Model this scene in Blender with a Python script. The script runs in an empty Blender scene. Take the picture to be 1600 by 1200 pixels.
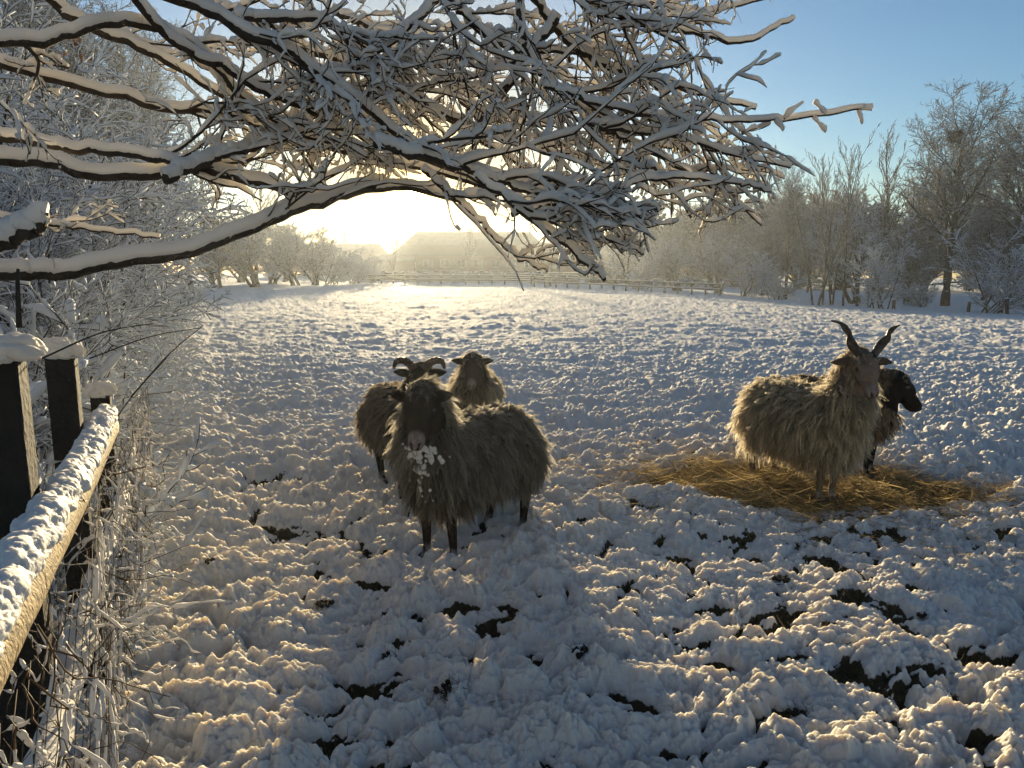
import bpy, bmesh, math, random
import numpy as np
from mathutils import Vector, Matrix

# ------------------------------------------------------------------ camera, world, sun
sc = bpy.context.scene
col = sc.collection
FPX = 1155.0
PITCH = math.radians(8.86)
CAMZ = 1.5
SUN_AZ = math.radians(-7.4)
SUN_EL = math.radians(5.2)
cam_d = bpy.data.cameras.new('camera')
cam = bpy.data.objects.new('camera', cam_d)
col.objects.link(cam)
cam.location = (0, 0, CAMZ)
cam.rotation_euler = (math.radians(90) - PITCH, 0, 0)
cam_d.sensor_width = 36.0
cam_d.lens = 36.0 * FPX / 1600.0
cam_d.clip_start = 0.02
cam_d.clip_end = 3000
sc.camera = cam

SUNV = Vector((math.sin(SUN_AZ) * math.cos(SUN_EL), math.cos(SUN_AZ) * math.cos(SUN_EL), math.sin(SUN_EL)))
w = bpy.data.worlds.new('World')
sc.world = w
w.use_nodes = True
nt = w.node_tree
nt.nodes.clear()
sky = nt.nodes.new('ShaderNodeTexSky')
sky.sky_type = 'NISHITA'
sky.sun_disc = False
sky.sun_elevation = SUN_EL
sky.sun_rotation = SUN_AZ
sky.altitude = 50
sky.air_density = 1.0
sky.dust_density = 0.15
sky.ozone_density = 4.0
bg = nt.nodes.new('ShaderNodeBackground')
bg.inputs['Strength'].default_value = 0.078
wo = nt.nodes.new('ShaderNodeOutputWorld')
# the sun's own aureole in the sky (a round glow about the sun's direction)
tc = nt.nodes.new('ShaderNodeTexCoord')
dt = nt.nodes.new('ShaderNodeVectorMath'); dt.operation = 'DOT_PRODUCT'
dt.inputs[1].default_value = SUNV
nt.links.new(tc.outputs['Generated'], dt.inputs[0])
def wmath(op, a, b=None):
    m = nt.nodes.new('ShaderNodeMath'); m.operation = op
    for k, v in enumerate((a, b)):
        if v is None: continue
        if isinstance(v, (int, float)): m.inputs[k].default_value = v
        else: nt.links.new(v, m.inputs[k])
    return m.outputs[0]
dpos = wmath('MAXIMUM', dt.outputs['Value'], 0.0)
glow1 = wmath('MULTIPLY', wmath('POWER', dpos, 2500.0), 16.0)
glow2 = wmath('MULTIPLY', wmath('POWER', dpos, 300.0), 1.1)
glow3 = wmath('MULTIPLY', wmath('POWER', dpos, 30.0), 0.45)
glow0 = wmath('MULTIPLY', wmath('POWER', dpos, 30000.0), 400.0)
gsum = wmath('ADD', wmath('ADD', wmath('ADD', glow1, glow2), glow3), glow0)
gl = nt.nodes.new('ShaderNodeBackground')
gl.inputs['Color'].default_value = (1.0, 0.68, 0.26, 1)
nt.links.new(wmath('MULTIPLY', gsum, 0.25), gl.inputs['Strength'])
# warm fill light added to the unseen sky opposite the low sun
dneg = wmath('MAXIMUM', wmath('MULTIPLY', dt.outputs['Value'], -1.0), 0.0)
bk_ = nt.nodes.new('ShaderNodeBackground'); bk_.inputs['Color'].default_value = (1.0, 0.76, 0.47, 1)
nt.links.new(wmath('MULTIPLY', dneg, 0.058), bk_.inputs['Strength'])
ad0 = nt.nodes.new('ShaderNodeAddShader')
ad = nt.nodes.new('ShaderNodeAddShader')
wm = nt.nodes.new('ShaderNodeMix'); wm.data_type = 'RGBA'; wm.inputs['A'].default_value = (1, 1, 1, 1); wm.inputs['B'].default_value = (0.50, 0.29, 0.09, 1)
nt.links.new(wmath('POWER', dpos, 60.0), wm.inputs['Factor'])
wx_ = nt.nodes.new('ShaderNodeMix'); wx_.data_type = 'RGBA'; wx_.blend_type = 'MULTIPLY'; wx_.inputs['Factor'].default_value = 1
nt.links.new(sky.outputs[0], wx_.inputs['A']); nt.links.new(wm.outputs['Result'], wx_.inputs['B'])
nt.links.new(wx_.outputs['Result'], bg.inputs['Color'])
nt.links.new(bg.outputs[0], ad.inputs[0])
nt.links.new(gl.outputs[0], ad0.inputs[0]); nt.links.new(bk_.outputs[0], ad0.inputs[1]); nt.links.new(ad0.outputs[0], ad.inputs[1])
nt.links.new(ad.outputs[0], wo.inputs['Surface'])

sd = bpy.data.lights.new('sun', 'SUN')
sd.energy = 5.0
sd.angle = math.radians(0.6)
sd.color = (1.0, 0.85, 0.58)
so = bpy.data.objects.new('sun', sd)
col.objects.link(so)
so.rotation_euler = SUNV.to_track_quat('Z', 'Y').to_euler()
so.location = (0, 0, 30)

sc.view_settings.view_transform = 'Standard'
sc.view_settings.look = 'None'
sc.view_settings.gamma = 1
sc.view_settings.exposure = 1.42
sc.view_settings.use_white_balance = True
sc.view_settings.white_balance_temperature = 7400
sc.view_settings.white_balance_tint = 9
sc.render.engine = 'CYCLES'
sc.cycles.max_bounces = 5
sc.cycles.diffuse_bounces = 3
sc.cycles.glossy_bounces = 2
sc.cycles.transmission_bounces = 3
sc.cycles.volume_bounces = 0
sc.cycles.use_denoising = True
sc.cycles.sample_clamp_indirect = 6

# ------------------------------------------------------------------ helpers
SP, CP = math.sin(PITCH), math.cos(PITCH)
def ray(px, py):
    u = (px - 800) / FPX; v = -(py - 600) / FPX
    return np.array([u, CP + v * SP, -SP + v * CP])
def at(px, py, Y):
    d = ray(px, py); t = Y / d[1]
    return np.array([d[0] * t, Y, CAMZ + d[2] * t])
def project(P):
    P = np.asarray(P, float)
    x = P[..., 0]; y = P[..., 1]; z = P[..., 2] - CAMZ
    dep = y * CP - z * SP
    up = y * SP + z * CP
    dep = np.maximum(dep, 0.05)
    return 800 + FPX * x / dep, 600 - FPX * up / dep
def sstep(a, b, x):
    t = np.clip((x - a) / (b - a), 0, 1)
    return t * t * (3 - 2 * t)
def zmacro(x, y):
    x = np.asarray(x, float); y = np.asarray(y, float)
    xx = 40 * np.tanh(np.maximum(x, 0) / 40)
    return -0.036 * xx * sstep(6, 42, y)
def onground(px, py):
    Y = 5.0
    d = ray(px, py)
    for _ in range(60):
        x = d[0] * Y / d[1]
        z = float(zmacro(x, Y))
        Yn = (z - CAMZ) * d[1] / min(d[2], -1e-3)
        Y += 0.5 * (min(Yn, 300) - Y)
    return d[0] * Y / d[1], Y
def gp(px, Y):
    x = (px - 800) / FPX * (Y * CP + 1.5 * SP)
    return x, Y, float(zmacro(x, Y))

def hsh(ix, iy, seed):
    h = (ix.astype(np.int64) * 374761393 + iy.astype(np.int64) * 668265263 + seed * 1442695041) & 0xffffffff
    h = ((h ^ (h >> 13)) * 1274126177) & 0xffffffff
    h = ((h ^ (h >> 16)) * 2246822519) & 0xffffffff
    return ((h ^ (h >> 15)) & 0xffffff) / float(0x1000000)
def vnoise(x, y, seed=0):
    ix = np.floor(x); iy = np.floor(y)
    fx = x - ix; fy = y - iy
    fx = fx * fx * (3 - 2 * fx); fy = fy * fy * (3 - 2 * fy)
    a = hsh(ix, iy, seed); b = hsh(ix + 1, iy, seed)
    c = hsh(ix, iy + 1, seed); d = hsh(ix + 1, iy + 1, seed)
    return (a * (1 - fx) + b * fx) * (1 - fy) + (c * (1 - fx) + d * fx) * fy
def fbm(x, y, seed=0, octv=4):
    s = 0; a = 0.5; n = 0
    for i in range(octv):
        s = s + a * vnoise(x, y, seed + i * 7); n += a
        x = x * 2.03 + 11.3; y = y * 2.03 + 5.7; a *= 0.5
    return s / n
def domes(x, y, seed, rad=0.75):
    """round lumps, one to a cell, the highest wins"""
    ix = np.floor(x); iy = np.floor(y)
    best = np.zeros_like(x)
    for dx in (-1, 0, 1):
        for dy in (-1, 0, 1):
            cx = ix + dx; cy = iy + dy
            jx = cx + hsh(cx, cy, seed); jy = cy + hsh(cx, cy, seed + 1)
            a = 0.35 + 0.65 * hsh(cx, cy, seed + 2)
            d2 = ((x - jx) ** 2 + (y - jy) ** 2) / (rad * (0.6 + 0.4 * a)) ** 2
            best = np.maximum(best, a * np.maximum(1 - d2, 0) ** 0.62)
    return best

def mesh_np(name, verts, quads=None, tris=None, mat=None, parent=None, smooth=True, attrs=None):
    me = bpy.data.meshes.new(name)
    verts = np.asarray(verts, np.float32).reshape(-1, 3)
    me.vertices.add(len(verts)); me.vertices.foreach_set('co', verts.ravel())
    idx = []; tot = []
    if quads is not None and len(quads):
        q = np.asarray(quads, np.int32).reshape(-1, 4); idx.append(q.ravel()); tot.append(np.full(len(q), 4, np.int32))
    if tris is not None and len(tris):
        t = np.asarray(tris, np.int32).reshape(-1, 3); idx.append(t.ravel()); tot.append(np.full(len(t), 3, np.int32))
    idx = np.concatenate(idx); tot = np.concatenate(tot)
    st = np.concatenate([[0], np.cumsum(tot)[:-1]]).astype(np.int32)
    me.loops.add(len(idx)); me.loops.foreach_set('vertex_index', idx)
    me.polygons.add(len(tot)); me.polygons.foreach_set('loop_start', st); me.polygons.foreach_set('loop_total', tot)
    if smooth: me.polygons.foreach_set('use_smooth', np.ones(len(tot), bool))
    for an, av in (attrs or {}).items():
        av = np.asarray(av, np.float32)
        if av.ndim == 1:
            a = me.attributes.new(an, 'FLOAT', 'POINT'); a.data.foreach_set('value', av)
        else:
            if av.shape[1] == 3: av = np.hstack([av, np.ones((len(av), 1), np.float32)])
            a = me.attributes.new(an, 'FLOAT_COLOR', 'POINT'); a.data.foreach_set('color', av.ravel())
    me.update(calc_edges=True)
    if mat: me.materials.append(mat)
    o = bpy.data.objects.new(name, me); col.objects.link(o)
    if parent: o.parent = parent
    return o

class Buf:
    def __init__(s): s.v = []; s.q = []; s.t = []; s.n = 0; s.a = []
    def add(s, v, q=None, t=None, a=None):
        v = np.asarray(v, float).reshape(-1, 3)
        if q is not None and len(q): s.q.append(np.asarray(q).reshape(-1, 4) + s.n)
        if t is not None and len(t): s.t.append(np.asarray(t).reshape(-1, 3) + s.n)
        s.v.append(v); s.n += len(v)
        if a is not None: s.a.append(np.broadcast_to(np.asarray(a, float), (len(v), 3)) if np.ndim(a) < 2 else a)
    def box(s, c, size, rz=0.0, a=None, taper=1.0, shear=None):
        c = np.asarray(c, float); hx, hy, hz = [q / 2 for q in size]
        V = []
        for sz in (-1, 1):
            k = taper if sz > 0 else 1.0
            for sx, sy in ((-1, -1), (1, -1), (1, 1), (-1, 1)): V.append((sx * hx * k, sy * hy * k, sz * hz))
        V = np.array(V); cr, sr = math.cos(rz), math.sin(rz)
        V = np.stack([V[:, 0] * cr - V[:, 1] * sr, V[:, 0] * sr + V[:, 1] * cr, V[:, 2]], 1) + c
        s.add(V, [(0, 3, 2, 1), (4, 5, 6, 7), (0, 1, 5, 4), (1, 2, 6, 5), (2, 3, 7, 6), (3, 0, 4, 7)], a=a)
    def build(s, name, mat, parent=None, smooth=True):
        at_ = {'Col': np.concatenate(s.a)} if s.a else None
        return mesh_np(name, np.concatenate(s.v), np.concatenate(s.q) if s.q else None,
                       np.concatenate(s.t) if s.t else None, mat, parent, smooth, at_)

def frames(P):
    T = np.gradient(P, axis=1)
    T /= np.linalg.norm(T, axis=2, keepdims=True) + 1e-9
    up = np.array([0.03, 0.02, 1.0])
    S = np.cross(T, up); nrm = np.linalg.norm(S, axis=2, keepdims=True)
    S = S / np.maximum(nrm, 1e-3)
    U = np.cross(S, T)
    return T, S, U
def tubes(P, R, n=5, RU=None, jit=0.0, rng=None, squash=None):
    """P [N,K,3], R [N,K] -> verts, quads (+ end caps as tris)"""
    N, K = R.shape
    T, S, U = frames(P)
    if RU is None: RU = R
    ang = np.arange(n) / n * 2 * math.pi
    c = np.cos(ang)[None, None, :, None]; s_ = np.sin(ang)[None, None, :, None]
    rr = 1.0
    if jit: rr = 1 + jit * rng.standard_normal((N, K, n, 1))
    V = P[:, :, None, :] + (S[:, :, None, :] * c * R[:, :, None, None] + U[:, :, None, :] * s_ * RU[:, :, None, None]) * rr
    base = (np.arange(N) * K * n)[:, None, None]
    k = np.arange(K - 1)[None, :, None] * n
    j = np.arange(n)[None, None, :]; j2 = (j + 1) % n
    q = np.stack([base + k + j, base + k + j2, base + k + n + j2, base + k + n + j], -1).reshape(-1, 4)
    tri = []
    b0 = (np.arange(N) * K * n)[:, None]; b1 = b0 + (K - 1) * n
    for i in range(1, n - 1):
        tri.append(np.concatenate([b0, b0 + i, b0 + i + 1], 1)[:, ::-1])
        tri.append(np.concatenate([b1, b1 + i, b1 + i + 1], 1))
    return V.reshape(-1, 3), q, np.concatenate(tri)
def resample(P, R, K2):
    N, K = R.shape
    t = np.linspace(0, K - 1, K2); i = np.minimum(t.astype(int), K - 2); f = (t - i)[None, :, None]
    return P[:, i] * (1 - f) + P[:, i + 1] * f, R[:, i] * (1 - f[..., 0]) + R[:, i + 1] * f[..., 0]
def smooth_noise(rng, N, K, passes=1):
    a = rng.random((N, K))
    for _ in range(passes):
        b = a.copy(); b[:, 1:] += a[:, :-1]; b[:, :-1] += a[:, 1:]; b[:, 1:-1] /= 3; b[:, 0] /= 2; b[:, -1] /= 2; a = b
    return a
def snow_on(P, R, rng, add=0.008, k=1.05, n=6, K2=None, gap=0.0, lift=0.6, jit=0.06):
    if K2: P, R = resample(P, R, K2)
    N, K = R.shape
    T, S, U = frames(P)
    hz = np.sqrt(np.clip(1 - T[..., 2] ** 2, 0, 1))
    ns = smooth_noise(rng, N, K, 1)
    a = (R * k + add * (0.15 + 1.9 * ns ** 1.4)) * (0.18 + 0.82 * hz)
    if gap > 0:
        g = smooth_noise(rng, N, K, 1)
        a = a * np.where(g < gap, 0.25, 1.0)
    endf = np.ones(K); endf[0] = 0.5; endf[-1] = 0.55
    a = a * endf
    C = P + np.array([0, 0, 1.0]) * (a * lift + R * 0.15)[..., None]
    return tubes(C, a, n, RU=a * 0.95, jit=jit, rng=rng)

def rand_perp(D, rng, flat=None):
    A = rng.standard_normal(D.shape)
    if flat is not None: A[:, 2] *= flat
    A -= D * np.sum(A * D, 1, keepdims=True)
    return A / (np.linalg.norm(A, axis=1, keepdims=True) + 1e-9)
def norm(A): return A / (np.linalg.norm(A, axis=-1, keepdims=True) + 1e-9)
def grow(S, D, L, R, K, wig, pull, rng, tip=0.4):
    N = len(L); P = np.zeros((N, K, 3)); P[:, 0] = S
    d = D.copy(); step = (L / (K - 1))[:, None]
    for i in range(1, K):
        d = norm(d + rng.standard_normal((N, 3)) * wig + np.asarray(pull) / (K - 1))
        P[:, i] = P[:, i - 1] + d * step
    Rr = R[:, None] * np.linspace(1, tip, K)[None]
    return P, Rr
def spawn(P, R, L, nper, rng, t0=0.2, t1=1.0, ang=(0.5, 1.0), ratio=(0.3, 0.6), rr=0.6, flat=None, bias=None):
    N, K = R.shape
    t = (np.arange(nper)[None, :] + rng.random((N, nper))) / nper
    t = (t0 + (t1 - t0) * t) * (K - 1)
    i = np.minimum(t.astype(int), K - 2); f = t - i
    ar = np.arange(N)[:, None]
    S = P[ar, i] * (1 - f[..., None]) + P[ar, i + 1] * f[..., None]
    T = norm(P[ar, i + 1] - P[ar, i])
    r = (R[ar, i] * (1 - f) + R[ar, i + 1] * f) * rr
    S = S.reshape(-1, 3); T = T.reshape(-1, 3); r = r.ravel()
    A = rng.uniform(ang[0], ang[1], len(r))[:, None]
    D = norm(T * np.cos(A) + rand_perp(T, rng, flat) * np.sin(A))
    if bias is not None: D = norm(D + np.asarray(bias))
    Ln = np.repeat(L, nper) * rng.uniform(ratio[0], ratio[1], len(r)) * (1.15 - 0.5 * (t.ravel() / (K - 1)))
    return S, D, Ln, r

def empty(name, loc=(0, 0, 0), rz=0.0):
    o = bpy.data.objects.new(name, None); o.empty_display_size = 0.2
    o.location = loc; o.rotation_euler = (0, 0, rz); col.objects.link(o); return o
def tag(o, label=None, cat=None, group=None, kind=None):
    if label: o['label'] = label
    if cat: o['category'] = cat
    if group: o['group'] = group
    if kind: o['kind'] = kind
    return o
def copy_tree(o, parent=None):
    c = o.copy(); col.objects.link(c)
    if parent: c.parent = parent
    for ch in list(o.children): copy_tree(ch, c)
    return c

# ------------------------------------------------------------------ materials
def mat_basic(name, color, rough=0.8, noise=0.0, scale=8.0, bump=0.0, bscale=40.0, color2=None, attr=None, transl=0.0, spec=0.3, sss=0.0, bdist=0.01, tgam=1.0):
    m = bpy.data.materials.new(name); m.use_nodes = True
    n = m.node_tree; n.nodes.clear(); L = n.links
    out = n.nodes.new('ShaderNodeOutputMaterial')
    p = n.nodes.new('ShaderNodeBsdfPrincipled')
    p.inputs['Roughness'].default_value = rough
    p.inputs['Specular IOR Level'].default_value = spec
    p.inputs['Base Color'].default_value = (*color, 1)
    if sss > 0:
        p.inputs['Subsurface Weight'].default_value = sss; p.inputs['Subsurface Radius'].default_value = (1.0, 0.85, 0.6); p.inputs['Subsurface Scale'].default_value = 0.02
    src = None
    tcx = n.nodes.new('ShaderNodeTexCoord')
    if attr:
        a = n.nodes.new('ShaderNodeAttribute'); a.attribute_name = attr; src = a.outputs['Color']
    if noise > 0:
        nz = n.nodes.new('ShaderNodeTexNoise'); nz.inputs['Scale'].default_value = scale; nz.inputs['Detail'].default_value = 6
        L.new(tcx.outputs['Object'], nz.inputs['Vector'])
        rmp = n.nodes.new('ShaderNodeMapRange'); rmp.inputs[1].default_value = 0.3; rmp.inputs[2].default_value = 0.7
        L.new(nz.outputs['Fac'], rmp.inputs[0])
        mx = n.nodes.new('ShaderNodeMix'); mx.data_type = 'RGBA'
        L.new(rmp.outputs[0], mx.inputs['Factor'])
        if src is None:
            c2 = color2 or tuple(c * (1 - noise) for c in color)
            mx.inputs['A'].default_value = (*color, 1); mx.inputs['B'].default_value = (*c2, 1)
        else:
            mm = n.nodes.new('ShaderNodeMix'); mm.data_type = 'RGBA'; mm.blend_type = 'MULTIPLY'; mm.inputs['Factor'].default_value = 1
            mm.inputs['B'].default_value = (1 - noise, 1 - noise, 1 - noise, 1)
            L.new(src, mm.inputs['A']); L.new(src, mx.inputs['A']); L.new(mm.outputs['Result'], mx.inputs['B'])
        src = mx.outputs['Result']
    if src is not None: L.new(src, p.inputs['Base Color'])
    if bump > 0:
        nb = n.nodes.new('ShaderNodeTexNoise'); nb.inputs['Scale'].default_value = bscale; nb.inputs['Detail'].default_value = 5
        L.new(tcx.outputs['Object'], nb.inputs['Vector'])
        b = n.nodes.new('ShaderNodeBump'); b.inputs['Strength'].default_value = bump; b.inputs['Distance'].default_value = bdist
        L.new(nb.outputs['Fac'], b.inputs['Height']); L.new(b.outputs[0], p.inputs['Normal'])
    sh = p.outputs[0]
    if transl > 0:
        tr = n.nodes.new('ShaderNodeBsdfTranslucent')
        if src is not None:
            g = n.nodes.new('ShaderNodeGamma'); g.inputs['Gamma'].default_value = tgam
            L.new(src, g.inputs['Color']); L.new(g.outputs[0], tr.inputs['Color'])
        else: tr.inputs['Color'].default_value = (*color, 1)
        ms = n.nodes.new('ShaderNodeMixShader'); ms.inputs[0].default_value = transl
        L.new(sh, ms.inputs[1]); L.new(tr.outputs[0], ms.inputs[2]); sh = ms.outputs[0]
    L.new(sh, out.inputs['Surface'])
    return m

M_SNOW = mat_basic('snow', (0.82, 0.78, 0.73), 0.7, bump=0.35, bscale=90, bdist=0.006, spec=0.25, transl=0.30)
M_RSNOW = mat_basic('crusted_snow', (0.70, 0.68, 0.65), 0.7, bump=0.5, bscale=140, bdist=0.005, spec=0.25, sss=0.6)
M_SNOWF = mat_basic('frost', (0.60, 0.63, 0.68), 0.8, transl=0.08)
M_BARK = mat_basic('bark', (0.055, 0.042, 0.032), 0.9, noise=0.6, scale=30, bump=0.8, bscale=70)
M_BARKF = mat_basic('far_bark', (0.028, 0.025, 0.022), 0.9, noise=0.4, scale=4)
M_WOOD = mat_basic('weathered_wood', (0.13, 0.10, 0.07), 0.85, noise=0.6, scale=14, bump=0.6, bscale=60)
M_RAIL = mat_basic('pale_rail_wood', (0.40, 0.29, 0.15), 0.8, noise=0.65, scale=30, bump=0.9, bscale=80)
M_POST = mat_basic('dark_post_wood', (0.022, 0.018, 0.014), 0.9, noise=0.5, scale=18, bump=0.9, bscale=50)
M_WIRE = mat_basic('rusty_wire', (0.08, 0.06, 0.045), 0.7)
M_VINE = mat_basic('dry_vine', (0.16, 0.10, 0.05), 0.85, noise=0.5, scale=20, transl=0.2)
M_BRICK = mat_basic('brick', (0.20, 0.10, 0.06), 0.9, noise=0.4, scale=3)
M_ROOF = mat_basic('roof_tiles', (0.10, 0.075, 0.055), 0.9, noise=0.4, scale=2)
M_GLASS = mat_basic('window_glass', (0.05, 0.05, 0.05), 0.15, spec=0.5)
M_WHITE = mat_basic('painted_white', (0.7, 0.7, 0.68), 0.6)
M_HAY = mat_basic('hay', (0.4, 0.28, 0.1), 0.75, attr='Col', transl=0.4, tgam=0.8)
M_GRASS = mat_basic('dry_grass', (0.3, 0.22, 0.1), 0.8, attr='Col', transl=0.3)
M_BODY = mat_basic('sheep_skin', (0.1, 0.08, 0.06), 0.9, noise=0.45, scale=60, bump=0.8, bscale=180, attr='Col', spec=0.12)
M_WOOL = mat_basic('wool', (0.3, 0.24, 0.15), 0.7, attr='Col', transl=0.6, spec=0.3, tgam=0.45)
M_HORN = mat_basic('horn', (0.065, 0.042, 0.028), 0.5, noise=0.5, scale=40, bump=0.7, bscale=60)
M_EYE = mat_basic('eye', (0.015, 0.01, 0.008), 0.12, spec=0.7)
M_HOOF = mat_basic('hoof', (0.04, 0.033, 0.028), 0.6)
M_LEAF = mat_basic('withered_leaf', (0.13, 0.055, 0.02), 0.8, noise=0.5, scale=30, transl=0.3)

# ground: snow over dark soil, the soil shows where the mesh says so
def ground_mat():
    m = bpy.data.materials.new('trampled_snow'); m.use_nodes = True
    n = m.node_tree; n.nodes.clear(); L = n.links
    out = n.nodes.new('ShaderNodeOutputMaterial'); p = n.nodes.new('ShaderNodeBsdfPrincipled')
    a = n.nodes.new('ShaderNodeAttribute'); a.attribute_name = 'bare'
    tcx = n.nodes.new('ShaderNodeTexCoord')
    nz = n.nodes.new('ShaderNodeTexNoise'); nz.inputs['Scale'].default_value = 45; nz.inputs['Detail'].default_value = 6
    L.new(tcx.outputs['Object'], nz.inputs['Vector'])
    ma = n.nodes.new('ShaderNodeMath'); ma.operation = 'MULTIPLY_ADD'
    L.new(nz.outputs['Fac'], ma.inputs[0]); ma.inputs[1].default_value = 0.9; 
    L.new(a.outputs['Fac'], ma.inputs[2])
    mr = n.nodes.new('ShaderNodeMapRange'); mr.inputs[1].default_value = 0.86; mr.inputs[2].default_value = 1.02
    L.new(ma.outputs[0], mr.inputs[0])
    soil = n.nodes.new('ShaderNodeMix'); soil.data_type = 'RGBA'
    soil.inputs['A'].default_value = (0.03, 0.024, 0.016, 1); soil.inputs['B'].default_value = (0.075, 0.065, 0.035, 1)
    L.new(nz.outputs['Fac'], soil.inputs['Factor'])
    n2 = n.nodes.new('ShaderNodeTexNoise'); n2.inputs['Scale'].default_value = 2.2; n2.inputs['Detail'].default_value = 5
    L.new(tcx.outputs['Object'], n2.inputs['Vector'])
    sn = n.nodes.new('ShaderNodeMix'); sn.data_type = 'RGBA'
    sn.inputs['A'].default_value = (0.70, 0.68, 0.65, 1); sn.inputs['B'].default_value = (0.58, 0.56, 0.53, 1)
    L.new(n2.outputs['Fac'], sn.inputs['Factor'])
    mx = n.nodes.new('ShaderNodeMix'); mx.data_type = 'RGBA'
    L.new(mr.outputs[0], mx.inputs['Factor']); L.new(sn.outputs['Result'], mx.inputs['A']); L.new(soil.outputs['Result'], mx.inputs['B'])
    L.new(mx.outputs['Result'], p.inputs['Base Color'])
    p.inputs['Roughness'].default_value = 0.9; p.inputs['Specular IOR Level'].default_value = 0.05
    nb = n.nodes.new('ShaderNodeTexNoise'); nb.inputs['Scale'].default_value = 95; nb.inputs['Detail'].default_value = 7; nb.inputs['Roughness'].default_value = 0.7
    L.new(tcx.outputs['Object'], nb.inputs['Vector'])
    b = n.nodes.new('ShaderNodeBump'); b.inputs['Strength'].default_value = 0.7; b.inputs['Distance'].default_value = 0.012
    L.new(nb.outputs['Fac'], b.inputs['Height']); L.new(b.outputs[0], p.inputs['Normal'])
    sw = n.nodes.new('ShaderNodeMapRange'); L.new(mr.outputs[0], sw.inputs[0]); sw.inputs[3].default_value = 0.85; sw.inputs[4].default_value = 0.0
    L.new(sw.outputs[0], p.inputs['Subsurface Weight']); p.inputs['Subsurface Radius'].default_value = (1.0, 0.82, 0.55); p.inputs['Subsurface Scale'].default_value = 0.028
    L.new(p.outputs[0], out.inputs['Surface'])
    return m
M_GROUND = ground_mat()

# ------------------------------------------------------------------ ground
HAY_C = (2.05, 5.0)
def hay_mask(x, y):
    dx = x - HAY_C[0]; dy = y - HAY_C[1]
    a = math.radians(-14); u = dx * math.cos(a) + dy * math.sin(a); v = -dx * math.sin(a) + dy * math.cos(a)
    r = np.sqrt((u / 1.17) ** 2 + (v / 0.72) ** 2)
    return r + 0.95 * (fbm(x * 1.7, y * 2.0, 91) - 0.5) + 0.25 * (fbm(x * 7, y * 7, 93, 2) - 0.5)
def ground_h(x, y):
    d = np.hypot(x, y)
    wx = x + 0.20 * (fbm(x * 3.4, y * 3.4, 3, 3) - 0.5) + 0.05 * (fbm(x * 14, y * 14, 41, 2) - 0.5)
    wy = y + 0.20 * (fbm(x * 3.4 + 40, y * 3.4, 5, 3) - 0.5) + 0.05 * (fbm(x * 14, y * 14 + 9, 43, 2) - 0.5)
    # ridges lie roughly across the view, slightly slanted
    ux = wx * 0.94 + wy * 0.34; uy = wy * 0.94 - wx * 0.34
    big = (fbm(x * 0.8, y * 0.8, 11, 3) - 0.5) * 0.12
    d1 = domes(ux / 0.165, uy / 0.105, 21)
    d2 = domes(ux / 0.080, uy / 0.058, 31)
    kx = x + 0.35 * (wx - x); ky = y + 0.35 * (wy - y)
    d3 = domes(kx / 0.036, ky / 0.031, 51)
    d4 = domes(x / 0.0165, y / 0.015, 61)
    near = sstep(22, 6, d)
    hm = hay_mask(x, y)
    flat = 1 - 0.40 * sstep(1.15, 0.7, hm)
    soft = 0.45 + 0.75 * fbm(x * 2.3, y * 2.3, 77, 2)            # some cushions are smooth, some crumbly
    ampl = 0.65 + 0.9 * fbm(x * 0.7 + 9, y * 0.7, 99, 3)
    far_ = sstep(8, 20, d)
    d1 = d1 * (1 - far_) + 1.25 * domes(wx / 0.36, wy / 0.15, 121) * far_
    d2 = d2 * (1 - 0.8 * far_)
    d0 = domes(ux / 0.42, uy / 0.26, 27)
    rg1 = 1 - np.abs(2 * fbm(ux * 4.2, uy * 6.5, 131, 4) - 1) * 2.2
    rg2 = 1 - np.abs(2 * fbm(ux * 13, uy * 17, 133, 3) - 1) * 2.2
    cov = (0.042 * d1 ** 1.3 + 0.024 * d0 + 0.022 * d2 * (0.45 + 0.55 * d1) + 0.020 * rg1 + 0.014 * rg2 * (1 - 0.6 * far_)) * ampl
    lump = cov + (0.017 * d3 * sstep(20, 9, d) + 0.009 * d4 * near) * soft * 1.25
    lump = lump + 0.012 * (fbm(x * 38, y * 38, 71, 3) - 0.5) * near * soft
    lump = lump * (1 - 0.32 * sstep(7, 26, d)) + 0.03 * (fbm(x * 1.2, y * 2.2, 17, 3) - 0.5) * sstep(7, 26, d)
    h = big + lump * 1.18 * flat - 0.055
    # bare pits
    pz = fbm(x * 0.9, y * 0.9, 81, 2)
    thr = 0.0255 + 0.010 * sstep(6.5, 3.2, d) + 0.030 * (pz - 0.42) * (0.2 + 0.8 * sstep(9, 3, d)) + 0.040 * (fbm(x * 9, y * 9, 83, 3) - 0.5)
    thr = thr - 0.035 * sstep(5, 11, d)
    bare = sstep(thr + 0.005, thr - 0.008, cov)
    bare = np.maximum(bare, sstep(0.98, 0.6, hm) * 0.9)
    hol = domes(x / 0.21, y / 0.21, 111, 0.30)
    h = h - 0.034 * sstep(0.05, 0.5, hol) * sstep(0.44, 0.54, fbm(x * 0.55, y * 0.55, 113, 2)) * sstep(14, 8, d)
    h = h - 0.020 * bare
    # the strip along the left fence holds less trodden snow
    fx = -0.35 - 0.433 * y
    strip = sstep(0.75, 0.05, np.abs(x - fx - 0.15))
    bare = bare * (1 - strip)
    h = h + 0.07 * strip
    return zmacro(x, y) + h, bare

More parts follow.
